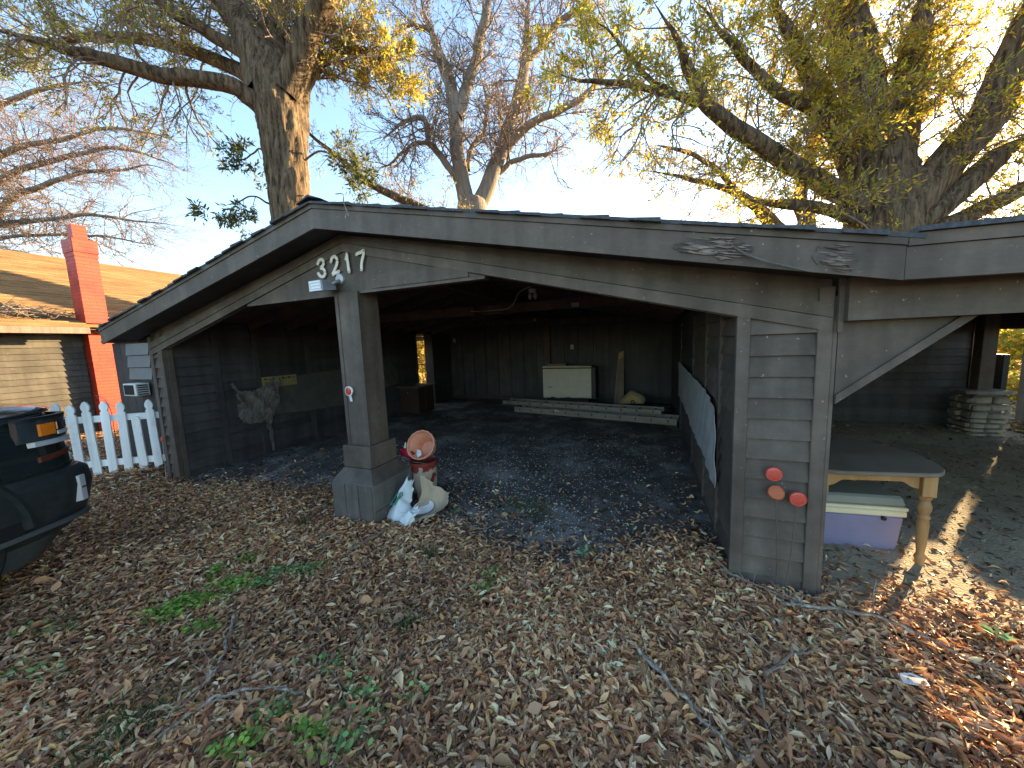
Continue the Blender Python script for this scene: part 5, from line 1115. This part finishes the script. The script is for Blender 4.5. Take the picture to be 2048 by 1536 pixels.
# tree 4: slimmer trunks behind it
b5 = at(1590, 470, 12.5); t5_ = thing('twin_tree', (b5[0], b5[1], 0), 'slim twin-stemmed tree behind the right roof slope', 'tree')
limb_part(t5_, 'trunk', np.array([(b5[0], b5[1], -0.1), (b5[0], b5[1], 2.0), at(1580, 500, 12.5)]), [0.42, 0.36, 0.32], 18, M['bark'], 0.04, 12)
lim = [limb_part(t5_, 'limb', px(p_, d_), r_2, 12, M['bark'], 0.04, 60+i, 0.03) for i, (p_, d_, r_2) in enumerate([
    ([(1580, 500), (1548, 455), (1515, 415), (1478, 388), (1400, 362), (1330, 348), (1240, 332)], np.linspace(12.5, 11.5, 7), [0.30, 0.24, 0.16, 0.1, 0.06, 0.04]),
    ([(1590, 500), (1615, 450), (1600, 400), (1618, 330), (1630, 240), (1610, 140)], np.linspace(12.5, 13, 6), [0.32, 0.26, 0.2, 0.16, 0.1]),
    ([(1478, 388), (1420, 330), (1360, 300), (1290, 290)], np.linspace(12, 11.5, 4), [0.1, 0.07, 0.04])])]
n4 = grow(t5_, lim, 51, (13, 1.4), 5, 5, 3.2, 0.11, GOLD+TAN, 0.05, start=0.15)

# tree 6: bare tree far left behind the house
b6 = at(-150, 560, 17.0); t6_ = thing('bare_tree', (b6[0], b6[1], 0), 'bare sunlit tree fanning fine twigs above the chimney', 'tree')
limb_part(t6_, 'trunk', np.array([(b6[0], b6[1], -0.1), (b6[0], b6[1], 3), at(-140, 500, 17), at(-110, 420, 17)]), [0.5, 0.42, 0.36, 0.3], 18, M['bark_pale'], 0.03, 14)
lim = [limb_part(t6_, 'limb', px(p_, d_), r_2, 8, M['bark_pale'], 0.02, 80+i, 0.06) for i, (p_, d_, r_2) in enumerate([
    ([(-120, 520), (-40, 470), (25, 395), (90, 368), (180, 345), (290, 335), (370, 345)], np.linspace(17, 15.5, 7), [0.22, 0.16, 0.11, 0.07, 0.03]),
    ([(-120, 480), (-40, 452), (60, 442), (180, 432), (300, 445), (390, 460)], np.linspace(17, 16, 6), [0.2, 0.14, 0.09, 0.05, 0.03]),
    ([(-110, 430), (0, 358), (110, 320), (220, 300), (320, 318), (390, 350)], np.linspace(17, 15, 6), [0.2, 0.14, 0.09, 0.05, 0.03]),
    ([(-110, 420), (-20, 320), (80, 285), (200, 262), (310, 268), (380, 300)], np.linspace(17, 15, 6), [0.2, 0.14, 0.09, 0.05, 0.03]),
    ([(-110, 400), (-60, 260), (20, 200), (120, 170), (230, 165)], np.linspace(17, 15.5, 5), [0.2, 0.14, 0.09, 0.05]),
    ([(-100, 500), (20, 475), (140, 470), (250, 480), (350, 500)], np.linspace(17.2, 16.5, 5), [0.12, 0.08, 0.05, 0.03])])]
grow(t6_, lim, 61, (24, 1.7), 6, 6, 0.0, up=0.0, start=0.10, twig_r=0.95)
print('LEAVES', n1, n2, n3, n4)

# ------------------------------------------------------------------ shrubs seen through the gaps
def shrub(name, c, rx, rz, label, pal, seed, n=2600, size=0.10):
    r_ = np.random.default_rng(seed); t = thing(name, (c[0], c[1], 0), label, 'shrub')
    st = Tubes()
    for k in range(16):
        a = r_.random()*6.28; rr = rx*r_.uniform(0.3, 0.9); tip = np.array([c[0]+rr*math.cos(a), c[1]+rr*math.sin(a), rz*r_.uniform(0.5, 1)])
        st.add(smooth_line(np.array([(c[0], c[1], 0), (c[0]*0.6+tip[0]*0.4, c[1]*0.6+tip[1]*0.4, tip[2]*0.5), tip]), 4, 0.03, r_), np.linspace(0.02, 0.004, 9), 5)
    st.obj('stems', M['twig'], t)
    u = r_.normal(0, 1, (n, 3)); u /= np.linalg.norm(u, axis=1)[:, None]; rad = r_.random((n, 1))**0.4*(1+0.25*np.sin(5*u[:, :1]+seed)+0.2*np.sin(7*u[:, 1:2]))
    P = np.array([c[0], c[1], rz*0.5])+u*rad*np.array([rx, rx, rz*0.5]); P[:, 2] = np.abs(P[:, 2])
    pal = np.array(pal); cc = pal[r_.integers(0, len(pal), n)]*r_.uniform(0.7, 1.3, (n, 1))
    V, Fq, C4 = leaf_mesh(P, u+r_.normal(0, 0.8, (n, 3)), size*r_.uniform(0.6, 1.4, n), cc, r_, 0.5)
    o = ORG[t]; link('crown', mesh_np('crown', V-o, Fq, C4), M['leaf'], t, o)
shrub('shrub', (9.4, 10.6), 2.0, 2.3, 'yellow-green shrub in the sunlit yard beyond the stone pier', GOLD+GREEN, 3, 9000, 0.13)
shrub('shrub', (12.6, 11.2), 2.2, 2.6, 'broad yellow-green shrub further right in the sunlit yard', GOLD+GREEN, 13, 8000, 0.14)
shrub('shrub', (7.7, 8.2), 0.6, 0.55, 'low yellow shrub just beyond the stone pier', GOLD, 4, 1800, 0.10)
shrub('shrub', (-9.4, 8.9), 1.5, 3.0, 'tall golden shrub glowing through the side doorway', [(0.62, 0.45, 0.10), (0.58, 0.40, 0.07), (0.52, 0.42, 0.14)], 5, 9000, 0.14)
shrub('shrub', (-11.4, 11.4), 1.9, 3.4, 'golden shrub further back through the side doorway', [(0.62, 0.45, 0.10), (0.58, 0.40, 0.07), (0.52, 0.42, 0.14)], 6, 7000, 0.16)

# ------------------------------------------------------------------ leaf litter
def litter(name, n, sampler, seed, pal, size=(0.034, 0.072), wr=0.26, lift=0.018, label=None):
    r_ = np.random.default_rng(seed); X, Y = sampler(r_, n); n = len(X)
    Ls = r_.uniform(*size, n)[:, None]; a = r_.random(n)*2*math.pi; tilt = np.abs(r_.normal(0, 0.24, n))*np.where(r_.random(n) < 0.15, 2.5, 1)
    D = np.stack([np.cos(a)*np.cos(tilt), np.sin(a)*np.cos(tilt), np.sin(tilt)], 1)
    roll = r_.normal(0, 0.5, n); Sx = np.stack([-np.sin(a), np.cos(a), np.zeros(n)], 1); U = np.cross(D, Sx)
    S_ = Sx*np.cos(roll)[:, None]+U*np.sin(roll)[:, None]; U = np.cross(D, S_)
    C = np.stack([X, Y, gz(X, Y)+0.004+np.abs(r_.normal(0, lift, n))], 1)
    w = (wr*r_.uniform(0.75, 1.35, n))[:, None]; cup = r_.normal(0.09, 0.11, n)[:, None]; bend = r_.normal(0.0, 0.16, n)[:, None]
    p = [C-D*Ls*0.5+U*Ls*bend, C-D*Ls*0.12+S_*Ls*w*0.5+U*Ls*cup, C+D*Ls*0.2+S_*Ls*w*0.42+U*Ls*cup, C+D*Ls*0.5+U*Ls*bend, C+D*Ls*0.2-S_*Ls*w*0.42+U*Ls*cup, C-D*Ls*0.12-S_*Ls*w*0.5+U*Ls*cup, C+D*Ls*0.03]
    V = np.stack(p, 1).reshape(-1, 3); V[:, 2] = np.maximum(V[:, 2], gz(V[:, 0], V[:, 1])+0.002)
    i = np.arange(n)[:, None]*7
    Fq = np.vstack([np.hstack([i, i+6, i+1]), np.hstack([i+1, i+6, i+2]), np.hstack([i+2, i+6, i+3]), np.hstack([i+3, i+6, i+4]), np.hstack([i+4, i+6, i+5]), np.hstack([i+5, i+6, i])])
    pal = np.array(pal); c = pal[r_.integers(0, len(pal), n)]*r_.uniform(0.6, 1.25, (n, 1))
    damp = 0.5+0.5*np.sin(2.3*X+1.1*np.sin(1.9*Y)+0.4)*np.sin(2.9*Y+0.9*np.sin(2.1*X)+1.3)      # matted damp drifts and dry pale drifts
    c = np.clip(c*(0.86+0.52*damp[:, None]), 0, 0.88)
    o = link(name, mesh_np(name, V, Fq, np.repeat(c, 7, 0)), M['litter']); tag(o, label, 'leaves', kind='stuff'); return o
BROWN = [(0.62, 0.31, 0.15), (0.72, 0.41, 0.20), (0.48, 0.22, 0.11), (0.76, 0.52, 0.28), (0.30, 0.14, 0.08), (0.64, 0.42, 0.25), (0.80, 0.58, 0.36), (0.56, 0.27, 0.135), (0.39, 0.225, 0.135), (0.21, 0.105, 0.065), (0.76, 0.39, 0.155), (0.60, 0.35, 0.20), (0.44, 0.19, 0.10)]
def blocked(X, Y):
    b_ = ((X > -2.84) & (X < -2.31) & (Y > -0.19) & (Y < 0.37))
    b_ |= (X > 0.49) & (X < 0.99) & (Y > -0.02); b_ |= (X < -5.76) & (X > -6.07) & (Y > -0.02)
    return b_
def yard(r_, n):
    # more leaves close to the camera
    d = 0.35+np.abs(r_.random(n)**1.25)*6.2; a = math.pi/2+YAW+r_.uniform(-1.15, 1.05, n)
    X = CAM[0]+d*np.cos(a); Y = CAM[1]+d*np.sin(a)
    edge = 0.05+0.25*np.sin(X*1.3)+0.15*np.sin(X*3.7+1)
    inside = np.where((X > -5.75) & (X < 0.5), edge-0.05, np.where(X >= 0.5, -0.02-0.16*np.clip(X-0.9, 0, 5), 0.8))
    keep = (Y < inside+r_.exponential(0.10, n)*np.where(r_.random(n) < 0.25, 4.5, 1)) & ~blocked(X, Y); return X[keep], Y[keep]
litter('large_leaf_litter', 1300, yard, 55, BROWN[:6]+BROWN[7:9], size=(0.06, 0.10), wr=0.46, lift=0.024, label='larger broad fallen leaves among the oak litter')
litter('leaf_crumbs', 45000, yard, 56, BROWN, size=(0.010, 0.03), wr=0.5, lift=0.02, label='broken leaf crumbs among the oak litter')
litter('leaf_litter', 190000, yard, 5, BROWN, label='brown fallen oak leaves carpeting the front yard')
def inside_s(r_, n):
    X = r_.uniform(-5.7, 0.45, n); Y = r_.random(n)**1.6*5.5; k = ~blocked(X, Y) & (r_.random(n) < np.clip(0.9-Y*0.16+0.3*np.sin(X*2+Y), 0.08, 1)); return X[k], Y[k]
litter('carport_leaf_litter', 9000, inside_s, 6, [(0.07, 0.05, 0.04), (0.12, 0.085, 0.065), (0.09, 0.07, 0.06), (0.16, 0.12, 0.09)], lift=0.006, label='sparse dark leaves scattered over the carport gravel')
def porch_s(r_, n):
    X = r_.uniform(1.0, 5.5, n); Y = r_.uniform(-0.2, 5.4, n); return X, Y
litter('porch_leaf_litter', 7000, porch_s, 8, [(0.2, 0.15, 0.1), (0.3, 0.22, 0.14), (0.14, 0.1, 0.07)], size=(0.02, 0.06), lift=0.006, label='thin dry leaf bits scattered over the porch dirt')
def far_s(r_, n):
    X = r_.uniform(5.2, 11, n); Y = r_.uniform(3.5, 11, n); return X, Y
litter('sunlit_leaf_litter', 16000, far_s, 9, [(0.4, 0.27, 0.13), (0.5, 0.35, 0.16), (0.3, 0.18, 0.09)], size=(0.07, 0.12), label='sunlit fallen leaves in the yard beyond the pier')
def fence_s(r_, n):
    X = r_.uniform(-11.5, -6, n); Y = r_.uniform(-1.5, 2.0, n); return X, Y
litter('fence_leaf_litter', 9000, fence_s, 10, BROWN, size=(0.06, 0.1), label='brown leaves behind the picket fence')
# pale gravel chips in the carport
def chips(name, n, seed, label):
    r_ = np.random.default_rng(seed)
    cx = np.array([(-1.5, 1.1, 0.7), (-1.9, 2.0, 0.8), (-0.9, 1.5, 0.9), (-2.9, 1.2, 0.5), (-0.6, 2.8, 0.7), (-1.2, 0.5, 0.6), (-3.2, 0.9, 0.5)])
    k = r_.integers(0, len(cx), n); X = cx[k, 0]+r_.normal(0, 1, n)*cx[k, 2]; Y = np.abs(cx[k, 1]+r_.normal(0, 1, n)*cx[k, 2]*0.8)
    ok = (X > -5.6) & (X < 0.45) & (Y < 5.5) & ~blocked(X, Y); X, Y = X[ok], Y[ok]; n = len(X)
    s = r_.uniform(0.004, 0.011, n)[:, None, None]*np.where(r_.random((n, 1, 1)) < 0.06, 1.8, 1)
    oct_ = np.array([(1, 0, 0), (0, 1, 0), (-1, 0, 0), (0, -1, 0), (0, 0, 0.7), (0, 0, -0.3)])
    V = np.stack([X, Y, gz(X, Y)+0.012], 1)[:, None]+oct_[None]*s*r_.uniform(0.6, 1.3, (n, 6, 1)); i = np.arange(n)[:, None]*6
    Fq = np.vstack([np.hstack([i+a, i+b, i+4]) for a, b in ((0, 1), (1, 2), (2, 3), (3, 0))]); g = r_.choice([0.3, 0.5, 0.65, 0.8], n)[:, None]*np.array([[1, 0.97, 0.9]])
    o = link(name, mesh_np(name, V.reshape(-1, 3), Fq, np.repeat(g, 6, 0)), M['litter']); tag(o, label, 'gravel', kind='stuff')
chips('gravel_chips', 4500, 12, 'pale gravel chips strewn over the dark carport ground')

# ------------------------------------------------------------------ weeds and grass
def clover(c, rx, ry, n, seed, label, pal, size=(0.005, 0.017), rot=0.0, h=0.05):
    r_ = np.random.default_rng(seed); u = r_.normal(0, 0.5, (n, 2)); cr, sr = math.cos(rot), math.sin(rot)
    X = c[0]+cr*u[:, 0]*rx-sr*u[:, 1]*ry; Y = c[1]+sr*u[:, 0]*rx+cr*u[:, 1]*ry; Z = gz(X, Y)+0.02+r_.random(n)*h
    s = r_.uniform(*size, n); k = 6; a = np.arange(k)*2*math.pi/k
    nv = np.stack([r_.normal(0, 0.6, n), r_.normal(0, 0.6, n), np.ones(n)], 1); nv /= np.linalg.norm(nv, axis=1)[:, None]
    e1 = np.cross(nv, [0.3, 1, 0]); e1 /= np.linalg.norm(e1, axis=1)[:, None]; e2 = np.cross(nv, e1)
    V = np.stack([X, Y, Z], 1)[:, None]+s[:, None, None]*(np.cos(a)[None, :, None]*e1[:, None]*r_.uniform(0.55, 1.0, (n, 1, 1))+np.sin(a)[None, :, None]*e2[:, None])*r_.uniform(0.8, 1.15, (n, 6, 1))
    cols = np.array(pal)[r_.integers(0, len(pal), n)]*r_.uniform(0.45, 1.3, (n, 1))
    F6 = np.arange(n*k).reshape(n, k)
    o = link('clover_patch', mesh_np('clover_patch', V.reshape(-1, 3), F6, np.repeat(cols, k, 0)), M['weed']); tag(o, label, 'weeds', 'green weeds among the leaves', 'stuff')
G1 = [(0.24, 0.42, 0.07), (0.30, 0.48, 0.10), (0.19, 0.35, 0.06)]; G2 = [(0.18, 0.32, 0.10), (0.22, 0.36, 0.13)]
GPATCH = [((330, 1225), 0.16, 0.10, 120, G1), ((395, 1200), 0.20, 0.10, 150, G1), ((470, 1165), 0.20, 0.12, 150, G1), ((430, 1140), 0.10, 0.07, 50, G1), ((400, 1255), 0.14, 0.06, 60, G1), ((495, 1115), 0.10, 0.07, 40, G1),
          ((520, 1165), 0.10, 0.07, 50, G2), ((565, 1145), 0.18, 0.10, 90, G2), ((620, 1145), 0.16, 0.10, 80, G2), ((965, 1185), 0.15, 0.12, 40, G2), ((985, 1155), 0.10, 0.08, 30, G2), ((660, 1340), 0.14, 0.10, 40, G2), ((720, 1390), 0.14, 0.10, 40, G2), ((620, 1480), 0.12, 0.07, 50, G1), ((480, 1510), 0.14, 0.08, 80, G1), ((560, 1440), 0.12, 0.08, 40, G2), ((740, 1440), 0.12, 0.1, 36, G2), ((830, 1400), 0.1, 0.1, 18, G2), ((680, 1500), 0.12, 0.07, 40, G2), ((1180, 1100), 0.06, 0.05, 12, G2), ((640, 1090), 0.08, 0.2, 20, G2), ((100, 1260), 0.25, 0.12, 40, G2), ((60, 1350), 0.3, 0.08, 50, G2)]
def on_ground(p_):
    d_ = FW+RT*(p_[0]-1024)/F_PX-UP*(p_[1]-768)/F_PX; t_ = -(CAM[2])/d_[2]; return (CAM+d_*t_)[:2]
where = ['below the truck bumper', 'largest, left of centre', 'bright, by the long stick', 'small, behind the bright patch', 'low, before the bright patch', 'small, furthest towards the post', 'dull, between the bright patch and post', 'dull, straight before the post', 'dull, right of the post foot', 'sparse, before the open bay', 'tiny, before the open bay', 'thin, in the middle of the yard', 'thin, near the white paper scrap', 'bright, near the bottom edge', 'bright, at the bottom edge beside dark grass', 'thin, beside the pale curved stick', 'thin, near the bottom edge centre', 'sprinkled, right of the centre weeds', 'thin, at the bottom edge centre', 'tiny, before the right panel', 'upright, behind the sack side', 'faint, below the truck', 'faint, at the lower left edge']
for k, (c, rx_, ry_, n_, pal) in enumerate(GPATCH):
    clover(on_ground(c), rx_*0.8, ry_*0.8, int(n_*1.9), 100+k, 'green clover patch, '+where[k], pal, rot=YAW)
def tuft(p_, n_, h, sp, seed, label, cols):
    c = on_ground(p_); r_ = np.random.default_rng(seed); P = np.stack([c[0]+r_.normal(0, sp, n_), c[1]+r_.normal(0, sp, n_)], 1)
    z0 = gz(P[:, 0], P[:, 1]); a = r_.random(n_)*6.28; ln_ = h*r_.uniform(0.5, 1.2, n_); out = r_.uniform(0.3, 1.0, n_)
    D = np.stack([np.cos(a)*out, np.sin(a)*out, np.ones(n_)], 1); D /= np.linalg.norm(D, axis=1)[:, None]; S_ = np.stack([-np.sin(a), np.cos(a), 0*a], 1)*0.003
    A = np.c_[P, z0]; Bm = A+D*ln_[:, None]*0.55; T = A+D*ln_[:, None]; T[:, 2] -= ln_*0.25*out
    V = np.stack([A-S_, A+S_, Bm+S_*0.8, Bm-S_*0.8, T, T], 1).reshape(-1, 3); i = np.arange(n_)[:, None]*6
    Fq = np.vstack([np.hstack([i, i+1, i+2, i+3]), np.hstack([i+3, i+2, i+4, i+5])])
    cc = np.array(cols)[r_.integers(0, len(cols), n_)]*r_.uniform(0.7, 1.3, (n_, 1))
    o = link('grass_tuft', mesh_np('grass_tuft', V, Fq, np.repeat(cc, 6, 0)), M['weed']); tag(o, label, 'grass', 'dark grass tufts among the leaves', 'stuff')
DG = [(0.04, 0.10, 0.03), (0.05, 0.12, 0.035), (0.09, 0.14, 0.05)]
tuft((815, 1250), 130, 0.10, 0.05, 1, 'dark green grass tuft in the middle of the leaves', DG)
tuft((240, 1470), 260, 0.11, 0.10, 2, 'dark green grass tuft at the lower left', DG)
tuft((290, 1440), 120, 0.09, 0.07, 3, 'grass tuft beside the crossing sticks', DG)
tuft((1035, 1010), 200, 0.10, 0.12, 4, 'thin dark grass at the mouth of the carport', DG+[(0.16, 0.14, 0.08)])
tuft((1085, 1025), 120, 0.07, 0.08, 5, 'low green grass right of the carport mouth tuft', DG)
tuft((605, 1045), 40, 0.16, 0.03, 6, 'spindly weed left of the post foot', DG)
tuft((865, 1110), 40, 0.18, 0.03, 7, 'spindly weed before the torn sack', DG)
def sprig(p_, seed, label):
    c = on_ground(p_); r_ = np.random.default_rng(seed); n_ = 7; a = np.arange(n_)*2.4
    base = np.array([c[0], c[1], gz(c[0], c[1])]); t = thing('weed_sprig', tuple(base), label, 'weed', 'small broad-leaved sprigs')
    top = base+np.array([0, 0, 0.07]); build('stem', MB().tube([base, top], 0.003, 5), M['twigbrown'], t)
    P = np.repeat(top[None], n_, 0); D = np.stack([np.cos(a), np.sin(a), 0.35+0*a], 1)
    V, Fq, C4 = leaf_mesh(P, D, np.full(n_, 0.065), np.tile([[0.15, 0.28, 0.16]], (n_, 1)), r_, 0.4); o = ORG[t]; link('leaves', mesh_np('leaves', V-o, Fq, C4), M['weed'], t, o)
sprig((910, 1030), 1, 'grey-green leafy sprig right of the torn sack')
sprig((1165, 1118), 2, 'green leafy sprig in the leaves before the right wall')
sprig((1990, 1290), 3, 'sunlit yellow-green sprig in the bright patch at the right edge')

# ------------------------------------------------------------------ fallen sticks
def stick(pixels, rad, label, material='stick', twigs=0, seed=0, lift=0.046):
    r_ = np.random.default_rng(seed); P = np.array([(*on_ground(q), 0) for q in pixels]); P[:, 2] = gz(P[:, 0], P[:, 1])+lift+rad[0]
    Q = smooth_line(P, 9, rad[0]*1.3, r_); R = np.interp(np.linspace(0, 1, len(Q)), np.linspace(0, 1, len(rad)), rad)
    R = R*1.0*r_.uniform(0.75, 1.25, len(R))*np.linspace(1, 0.55, len(R)); mb = MB().tube(Q, R, 7)
    for k in range(twigs*2):
        i = r_.integers(2, len(Q)-2); d = unit(np.r_[r_.normal(0, 1, 2), 0.35]); L_ = r_.uniform(0.06, 0.2)
        mb.tube([Q[i], Q[i]+d*L_*0.5+r_.normal(0, 0.01, 3), Q[i]+d*L_], [R[i]*0.5, R[i]*0.35, R[i]*0.15], 5)
    tag(build('fallen_stick', mb, M[material], smooth=True), label, 'stick', 'fallen sticks in the yard')
stick([(470, 1235), (455, 1300), (430, 1360), (385, 1410), (338, 1450)], [0.009, 0.007, 0.004], 'long grey stick slanting below the clover at lower left', twigs=2, seed=1)
stick([(320, 1495), (390, 1445), (440, 1418), (500, 1402), (555, 1397), (605, 1412)], [0.006, 0.007, 0.009], 'pale curved stick crossing the lower left yard', twigs=3, seed=2)
stick([(1278, 1308), (1330, 1365), (1390, 1420), (1440, 1475), (1510, 1540)], [0.010, 0.009, 0.011], 'thick pale stick running to the bottom edge centre right', twigs=1, seed=3)
stick([(1560, 1222), (1640, 1226), (1720, 1238), (1800, 1262), (1900, 1310), (2060, 1385)], [0.008, 0.010, 0.009, 0.006], 'long bowed branch before the right panel and porch', twigs=6, seed=4)
stick([(700, 1110), (760, 1075), (830, 1040), (900, 1032)], [0.010, 0.008, 0.005], 'dark stick lying before the torn sack', 'twigbrown', 2, 5)
stick([(1440, 1155), (1500, 1180), (1570, 1210), (1650, 1232)], [0.008, 0.006, 0.004], 'thin brown stick against the right panel foot', 'twigbrown', 4, 6)
stick([(880, 1020), (960, 1060), (1010, 1050), (1060, 1085)], [0.004, 0.004, 0.002], 'forked thin twig at the carport mouth', 'twigbrown', 6, 7)
stick([(1020, 1130), (1060, 1170), (1105, 1205)], [0.004, 0.005, 0.003], 'thin pale twig in the middle of the leaves', 'stick', 2, 8)
stick([(1465, 1265), (1510, 1300), (1550, 1330)], [0.004, 0.005, 0.004], 'straight thin twig below the right panel', 'stick', 2, 9)
stick([(700, 1440), (640, 1270), (665, 1235)], [0.003, 0.003, 0.002], 'wiry twig in the centre of the yard', 'twigbrown', 3, 10)
stick([(880, 1320), (910, 1280), (940, 1228)], [0.003, 0.004, 0.003], 'short pale twig beside the dark tuft', 'stick', 3, 11)
stick([(1520, 1380), (1530, 1440), (1538, 1490)], [0.006, 0.006, 0.004], 'dark short stick at the lower right', 'twigbrown', 1, 12)
stick([(1530, 1360), (1590, 1325), (1640, 1318)], [0.009, 0.008, 0.006], 'gnarled dark stick near the lower right corner', 'twigbrown', 3, 13)
def scrap(p_, s, label, material, name='paper_scrap'):
    c = on_ground(p_); z0 = float(gz(c[0], c[1]))+0.03; r_ = np.random.default_rng(int(p_[0]))
    V = np.array([(c[0]+s*a*0.5, c[1]+s*b*0.5, z0+r_.uniform(0, s*0.3)) for a, b in ((-1, -0.6), (0, -0.8), (1, -0.5), (1.1, 0.3), (0.2, 0.7), (-0.9, 0.5))]); V2 = V-np.array([0, 0, 0.003])
    tag(build(name, MB().add(np.vstack([V, V2]), [tuple(range(6)), tuple(range(11, 5, -1))]+[(i, 6+i, 6+(i+1) % 6, (i+1) % 6) for i in range(6)]), material), label, 'scrap')
scrap((1825, 1365), 0.09, 'crumpled white paper scrap at the lower right', M['paper'])
scrap((560, 1350), 0.03, 'small white paper scrap left of the centre weeds', M['paper'])
scrap((1300, 1206), 0.025, 'tiny blue wrapper scrap in the leaves', M['bluescrap'], 'wrapper_scrap')
scrap((1325, 1115), 0.03, 'tiny white scrap near the right wall', M['paper'])

# leaf debris on the far roof and a twig hanging from the carport ridge
r_ = np.random.default_rng(77)
dbt = thing('roof_debris', (-12.3, 0.4, 2.6), 'heap of dry twigs lodged beside the red chimney', 'debris')
tb_ = Tubes()
for k in range(260):
    c = np.array([-12.25+r_.normal(0, 0.22), 0.35+r_.normal(0, 0.55), 2.68]); c[2] = 2.60+max(0, (-12.5-c[0])*0.55)+abs(r_.normal(0, 0.09)); d_ = r_.normal(0, 1, 3); d_[2] *= 0.4; d_ = unit(d_)*r_.uniform(0.1, 0.35)
    tb_.add(np.array([c-d_, c+r_.normal(0, 0.03, 3), c+d_]), [0.004, 0.007, 0.003], 4)
tb_.obj('twig_heap', M['twigbrown'], dbt)
tag(dbt, kind='stuff')
tag(build('hanging_twig', MB().tube(catmull(np.array([(-2.30, FY-0.05, 2.83), (-2.20, FY-0.075, 2.80), (-2.19, FY-0.085, 2.74), (-2.17, FY-0.085, 2.68), (-2.155, FY-0.08, 2.63)]), 4), [0.004]*16+[0.003], 6).tube([(-2.165, FY-0.083, 2.66), (-2.19, FY-0.085, 2.62)], 0.003, 5), M['stick']), 'pale twig hanging over the fascia near the ridge', 'twig')
# dry vine behind the fence
vn = thing('dry_vine', (-7.7, 0.6, 0), 'bare arching brambles behind the picket fence', 'bramble')
for k in range(9):
    a0 = np.array([-8.6+0.28*k, 0.45+0.1*math.sin(k), 0]); e = a0+np.array([r_.uniform(-0.6, 0.8), r_.uniform(-0.1, 0.4), r_.uniform(0.7, 1.15)])
    P = smooth_line(np.array([a0, a0*0.6+e*0.4+np.array([0, 0, 0.45]), e, e+np.array([r_.uniform(-0.3, 0.4), 0.1, -0.25])]), 5, 0.03, r_); build('cane', MB().tube(P, np.linspace(0.007, 0.003, len(P)), 5), M['twigbrown'], vn)
